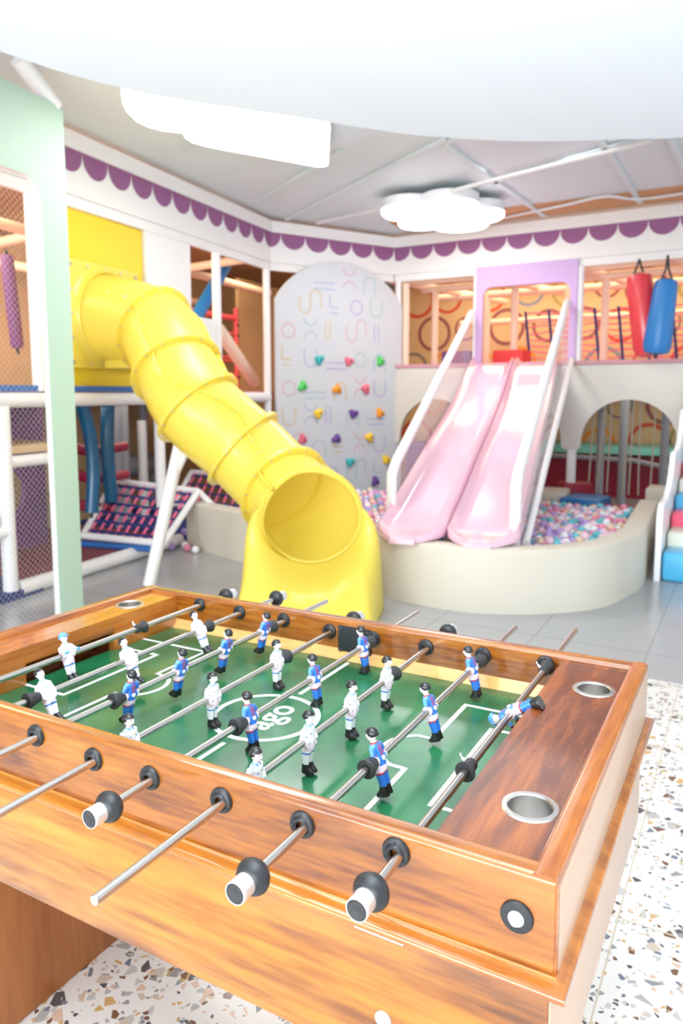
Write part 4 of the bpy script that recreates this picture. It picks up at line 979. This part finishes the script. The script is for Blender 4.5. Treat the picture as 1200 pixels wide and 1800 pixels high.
# ------------------------------------------------------------------ back play structure
FO = BP(0, -.05, 0)
def arches():
    pts = [(-2.79, .86)]
    for xl, xr in ((-2.72, -1.70), (-1.48, -.57), (-.345, .71), (.94, 1.99), (2.2, 3.1)):
        pts += [(xl - .03, .845), (xl, .88)]
        for i in range(21):
            a = PI * (1 - i / 20); pts.append(((xl + xr) / 2 + (xr - xl) / 2 * math.cos(a), .93 + .51 * math.sin(a)))
        pts += [(xr, .88), (xr + .03, .845)]
    pts += [(3.2, .845), (3.2, 1.84), (-2.79, 1.84)]
    return pts
tag(MB().plate(arches(), [], lambda a, b: BP(a, -.06, b), lambda a, b: BP(a, -.02, b)).build('arcade_panel', 'facade'), 'pale grey arcade panel with scalloped arches under the upper deck behind the slide', 'arcade panel')
def bbox(x0, x1, o0, o1, z0, z1): return MB().rings([[BP(x0, o0, z0), BP(x0, o1, z0), BP(x0, o1, z1), BP(x0, o0, z1)], [BP(x1, o0, z0), BP(x1, o1, z0), BP(x1, o1, z1), BP(x1, o0, z1)]])
tag(bbox(-2.79, 3.2, -.07, 2.6, 1.845, 1.89).build('play_deck', 'deck_pink'), 'upper play deck with pink padded edge behind the slide top', 'play deck')
frame('white posts standing under the arcade panel and beside the lilac portal', 'post frame', [
    ('post', [BP(-.455, -.0, 0), BP(-.455, -.0, .87)], .055, 'pad_white'), ('post', [BP(.825, -.0, 0), BP(.825, -.0, .87)], .055, 'pad_white'), ('post', [BP(-1.59, -.0, 0), BP(-1.59, -.0, .87)], .055, 'pad_white'),
    ('post', [BP(-2.80, .03, 1.89), BP(-2.80, .03, 2.99)], .042, 'pad_white'), ('post', [BP(-1.70, .03, 1.89), BP(-1.70, .03, 2.99)], .045, 'pad_white'), ('post', [BP(-.43, .03, 1.89), BP(-.43, .03, 2.99)], .045, 'pad_white'), ('post', [BP(1.0, .03, 1.89), BP(1.0, .03, 2.99)], .045, 'pad_white')], 'post_frame')
def quad_fn(o): return lambda a, b: BP(a, o, b)
tag(MB().plate([(-1.69, 1.89), (-1.60, 1.89)] + [(-1.60 + .12 - .12 * math.cos(a), 2.70 + .12 * math.sin(a)) for a in [PI / 2 * i / 6 for i in range(7)]] + [(-.62 + .12 * math.sin(a) - .03, 2.70 + .12 * math.cos(a)) for a in [PI / 2 * i / 6 for i in range(7)]] + [(-.53, 1.89), (-.45, 1.89), (-.45, 3.07), (-1.69, 3.07)], [], quad_fn(-.035), quad_fn(-.005)).build('portal_panel', 'lilac'), 'lilac portal panel over the top of the pink slide', 'portal panel')
bp_ = []
for x, o in ((-2.60, .8), (-1.45, .8), (-.29, .8), (.85, .8), (-2.72, .10), (-2.05, 1.4), (-.9, 1.4), (.3, 1.4), (1.7, .8)):
    bp_.append(('post', [BP(x, o, 1.89), BP(x, o, 2.97)], .05, 'post_peach'))
for o, z in ((.8, 2.97), (1.4, 2.92), (.35, 3.02), (2.3, 2.62)): bp_.append(('beam', [BP(-2.8, o, z), BP(3.0, o, z)], .05, 'post_peach'))
for x in (-2.6, -1.45, -.29, .85): bp_.append(('beam', [BP(x - .35, .1, 3.03), BP(x + .5, 2.4, 2.93)], .05, 'post_peach'))
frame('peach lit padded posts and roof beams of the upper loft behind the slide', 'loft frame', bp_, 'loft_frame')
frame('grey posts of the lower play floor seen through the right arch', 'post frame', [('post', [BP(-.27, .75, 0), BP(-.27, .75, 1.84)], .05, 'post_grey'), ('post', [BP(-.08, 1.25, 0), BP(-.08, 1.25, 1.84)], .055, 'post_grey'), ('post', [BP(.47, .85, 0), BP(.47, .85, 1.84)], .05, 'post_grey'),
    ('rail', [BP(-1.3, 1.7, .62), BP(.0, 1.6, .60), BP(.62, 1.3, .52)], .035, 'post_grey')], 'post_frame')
# rope net bridge
t = empty('rope_net', 'pink rope net with navy straps strung across the upper loft', 'rope net', BP(-1.4, 1.2, 1.95)); OO = V(t.location)
for i, x in enumerate((-1.34, -1.02, -.72, -.42, -.12, .20, .52, .86, 1.2)):
    MB().rings([[BP(x + (z - 1.93) * -.12 - .016, 1.19, z) - OO, BP(x + (z - 1.93) * -.12 + .016, 1.19, z) - OO, BP(x + (z - 1.93) * -.12 + .016, 1.21, z) - OO, BP(x + (z - 1.93) * -.12 - .016, 1.21, z) - OO] for z in (1.93, 2.63)]).build('strap', 'navy', t)
for j in range(8):
    z = 1.98 + j * .088; pts = [BP(-1.42 + .13 * i, 1.205, z + .016 * math.sin(i * 1.3 + j)) - OO for i in range(21)]
    MB().tube(pts, .010, 6).build('rope', 'pink_rope', t)
def punch(label, m, top_, bot_, rt, rb, tie):
    a, b = V(top_), V(bot_); t = empty('punch_bag', label, 'punch bag', b); 
    P = [a, a.lerp(b, .03), a.lerp(b, .15), a.lerp(b, .5), a.lerp(b, .88), a.lerp(b, .97), b]
    MB().tube([p - b for p in P], .1, 20, rr=[rt * .55, rt * .9, rt, (rt + rb) / 2, rb, rb * .85, rb * .3]).build('bag', m, t)
    st = MB()
    for s in (-1, 1): st.tube([a - b + V((s * .06, 0, -.03)), a - b + V((s * .015, 0, .10)), V((a.x, a.y, 2.99)) - b], .012, 6)
    st.build('strap', 'black_plastic', t)
    if tie: MB().cyl((0, 0, -.04), (0, 0, .01), .02, n=8).build('tie', 'black_plastic', t)
punch('long red punch bag hanging in the opening right of the lilac portal', 'red_bag', (.23, 8.05, 2.83), (.35, 8.05, 1.91), .145, .135, False)
punch('fat blue punch bag hanging beside the red one at the right', 'blue_vinyl', (.53, 7.95, 2.74), (.455, 7.95, 1.93), .125, .15, True)
tag(bbox(-1.62, -1.22, .45, .8, 1.89, 2.07).build('foam_block', 'red_block'), 'red foam block on the upper deck behind the lilac portal', 'foam block')
tag(bbox(-2.36, -1.95, .5, .8, 1.89, 2.08).build('foam_block', 'purple_dark'), 'dark purple foam block on the upper deck left of the slide top', 'foam block')
# lower floor behind the pit
tag(bbox(-1.6, 1.8, 2.2, 2.26, 0, .60).build('low_wall', 'red_wall'), 'crimson padded low wall behind the pit under the upper deck', 'low wall')
tag(bbox(-1.5, .75, 1.85, 2.75, .66, .76).build('play_table', 'teal_table'), 'teal padded platform above the crimson low wall', 'platform')
def foam(label, m, x, y, sx, sy, z0, z1, rz): tag(MB().box((0, 0, 0), (sx, sy, z1 - z0), .025).build('foam_block', m), label, 'foam block'); o = col.objects[-1]; o.location = (x, y, (z0 + z1) / 2); o.rotation_euler = (0, 0, rz)
foam('beige foam slab behind the pit balls nearest the pink slide', 'beige_vinyl', -.70, 7.75, .62, .42, 0, .40, .1)
foam('red foam wedge leaning behind the beige foam slab', 'red_wall', -.42, 8.25, .36, .3, 0, .44, .5)
foam('blue foam slab on the floor behind the pit balls', 'blue_vinyl', -.18, 7.70, .44, .5, 0, .35, -.1)
foam('crimson foam slab right of the blue foam slab behind the pit', 'red_vinyl', .22, 7.45, .5, .3, 0, .30, .1)
foam('grey beige foam block in the shade at the right end of the pit', 'beige_vinyl', .62, 8.1, .4, .4, 0, .46, .0)
tag(bbox(-2.7, -1.75, .12, .5, 0, .84).build('foam_block', 'purple'), 'tall purple foam block behind the clear panel left of the slide', 'foam block')
ro = []
for i, (x, dx) in enumerate(((-.93, .10), (-.31, .05), (-.10, .03), (.10, .06), (.27, -.02), (-.22, .08), (.17, .02), (.40, .03))):
    o = MB().tube([BP(x, .25 + .05 * (i % 3), .30), BP(x + dx * .5, .25 + .05 * (i % 3), 1.0), BP(x + dx, .25 + .05 * (i % 3), 1.845)], .011, 6).build('hanging_rope', 'rope')
    tag(o, 'thin beige rope hanging from the deck behind the arches of the arcade panel', 'rope', 'ropes hanging behind the arcade arches')
# soft steps
stp = empty('soft_steps', 'soft play steps in blue, cream and pink with white side panels at the right', 'steps', (.80, 5.46, 0)); SO = V(stp.location)
SC = ['sky_vinyl', 'cream_vinyl', 'rose_vinyl']
for k in range(8):
    z = .24 + .12 * k; y = .29 * k
    MB().b2((.055, y + .015, 0), (1.05, y + .42 if k < 7 else 2.5, z), .03).build('step', SC[k % 3], stp, angle=60)
for x0 in (0.0, 1.06):
    pts = [(0, 0), (0, .50)]
    for k in range(3):
        y0, z0 = k * .80, .50 + k * .36
        pts += [(y0 + .03, z0 + .09), (y0 + .10, z0 + .13), (y0 + .20, z0 + .12), (y0 + .42, z0 + .13), (y0 + .60, z0 + .20), (y0 + .74, z0 + .30)]
    pts += [(2.45, 1.62), (2.6, 1.65), (2.6, 0)]
    MB().plate(pts, [], lambda a, b, x=x0: V((x, a, b)), lambda a, b, x=x0: V((x + .045, a, b))).build('side_panel', 'white_gloss', stp)
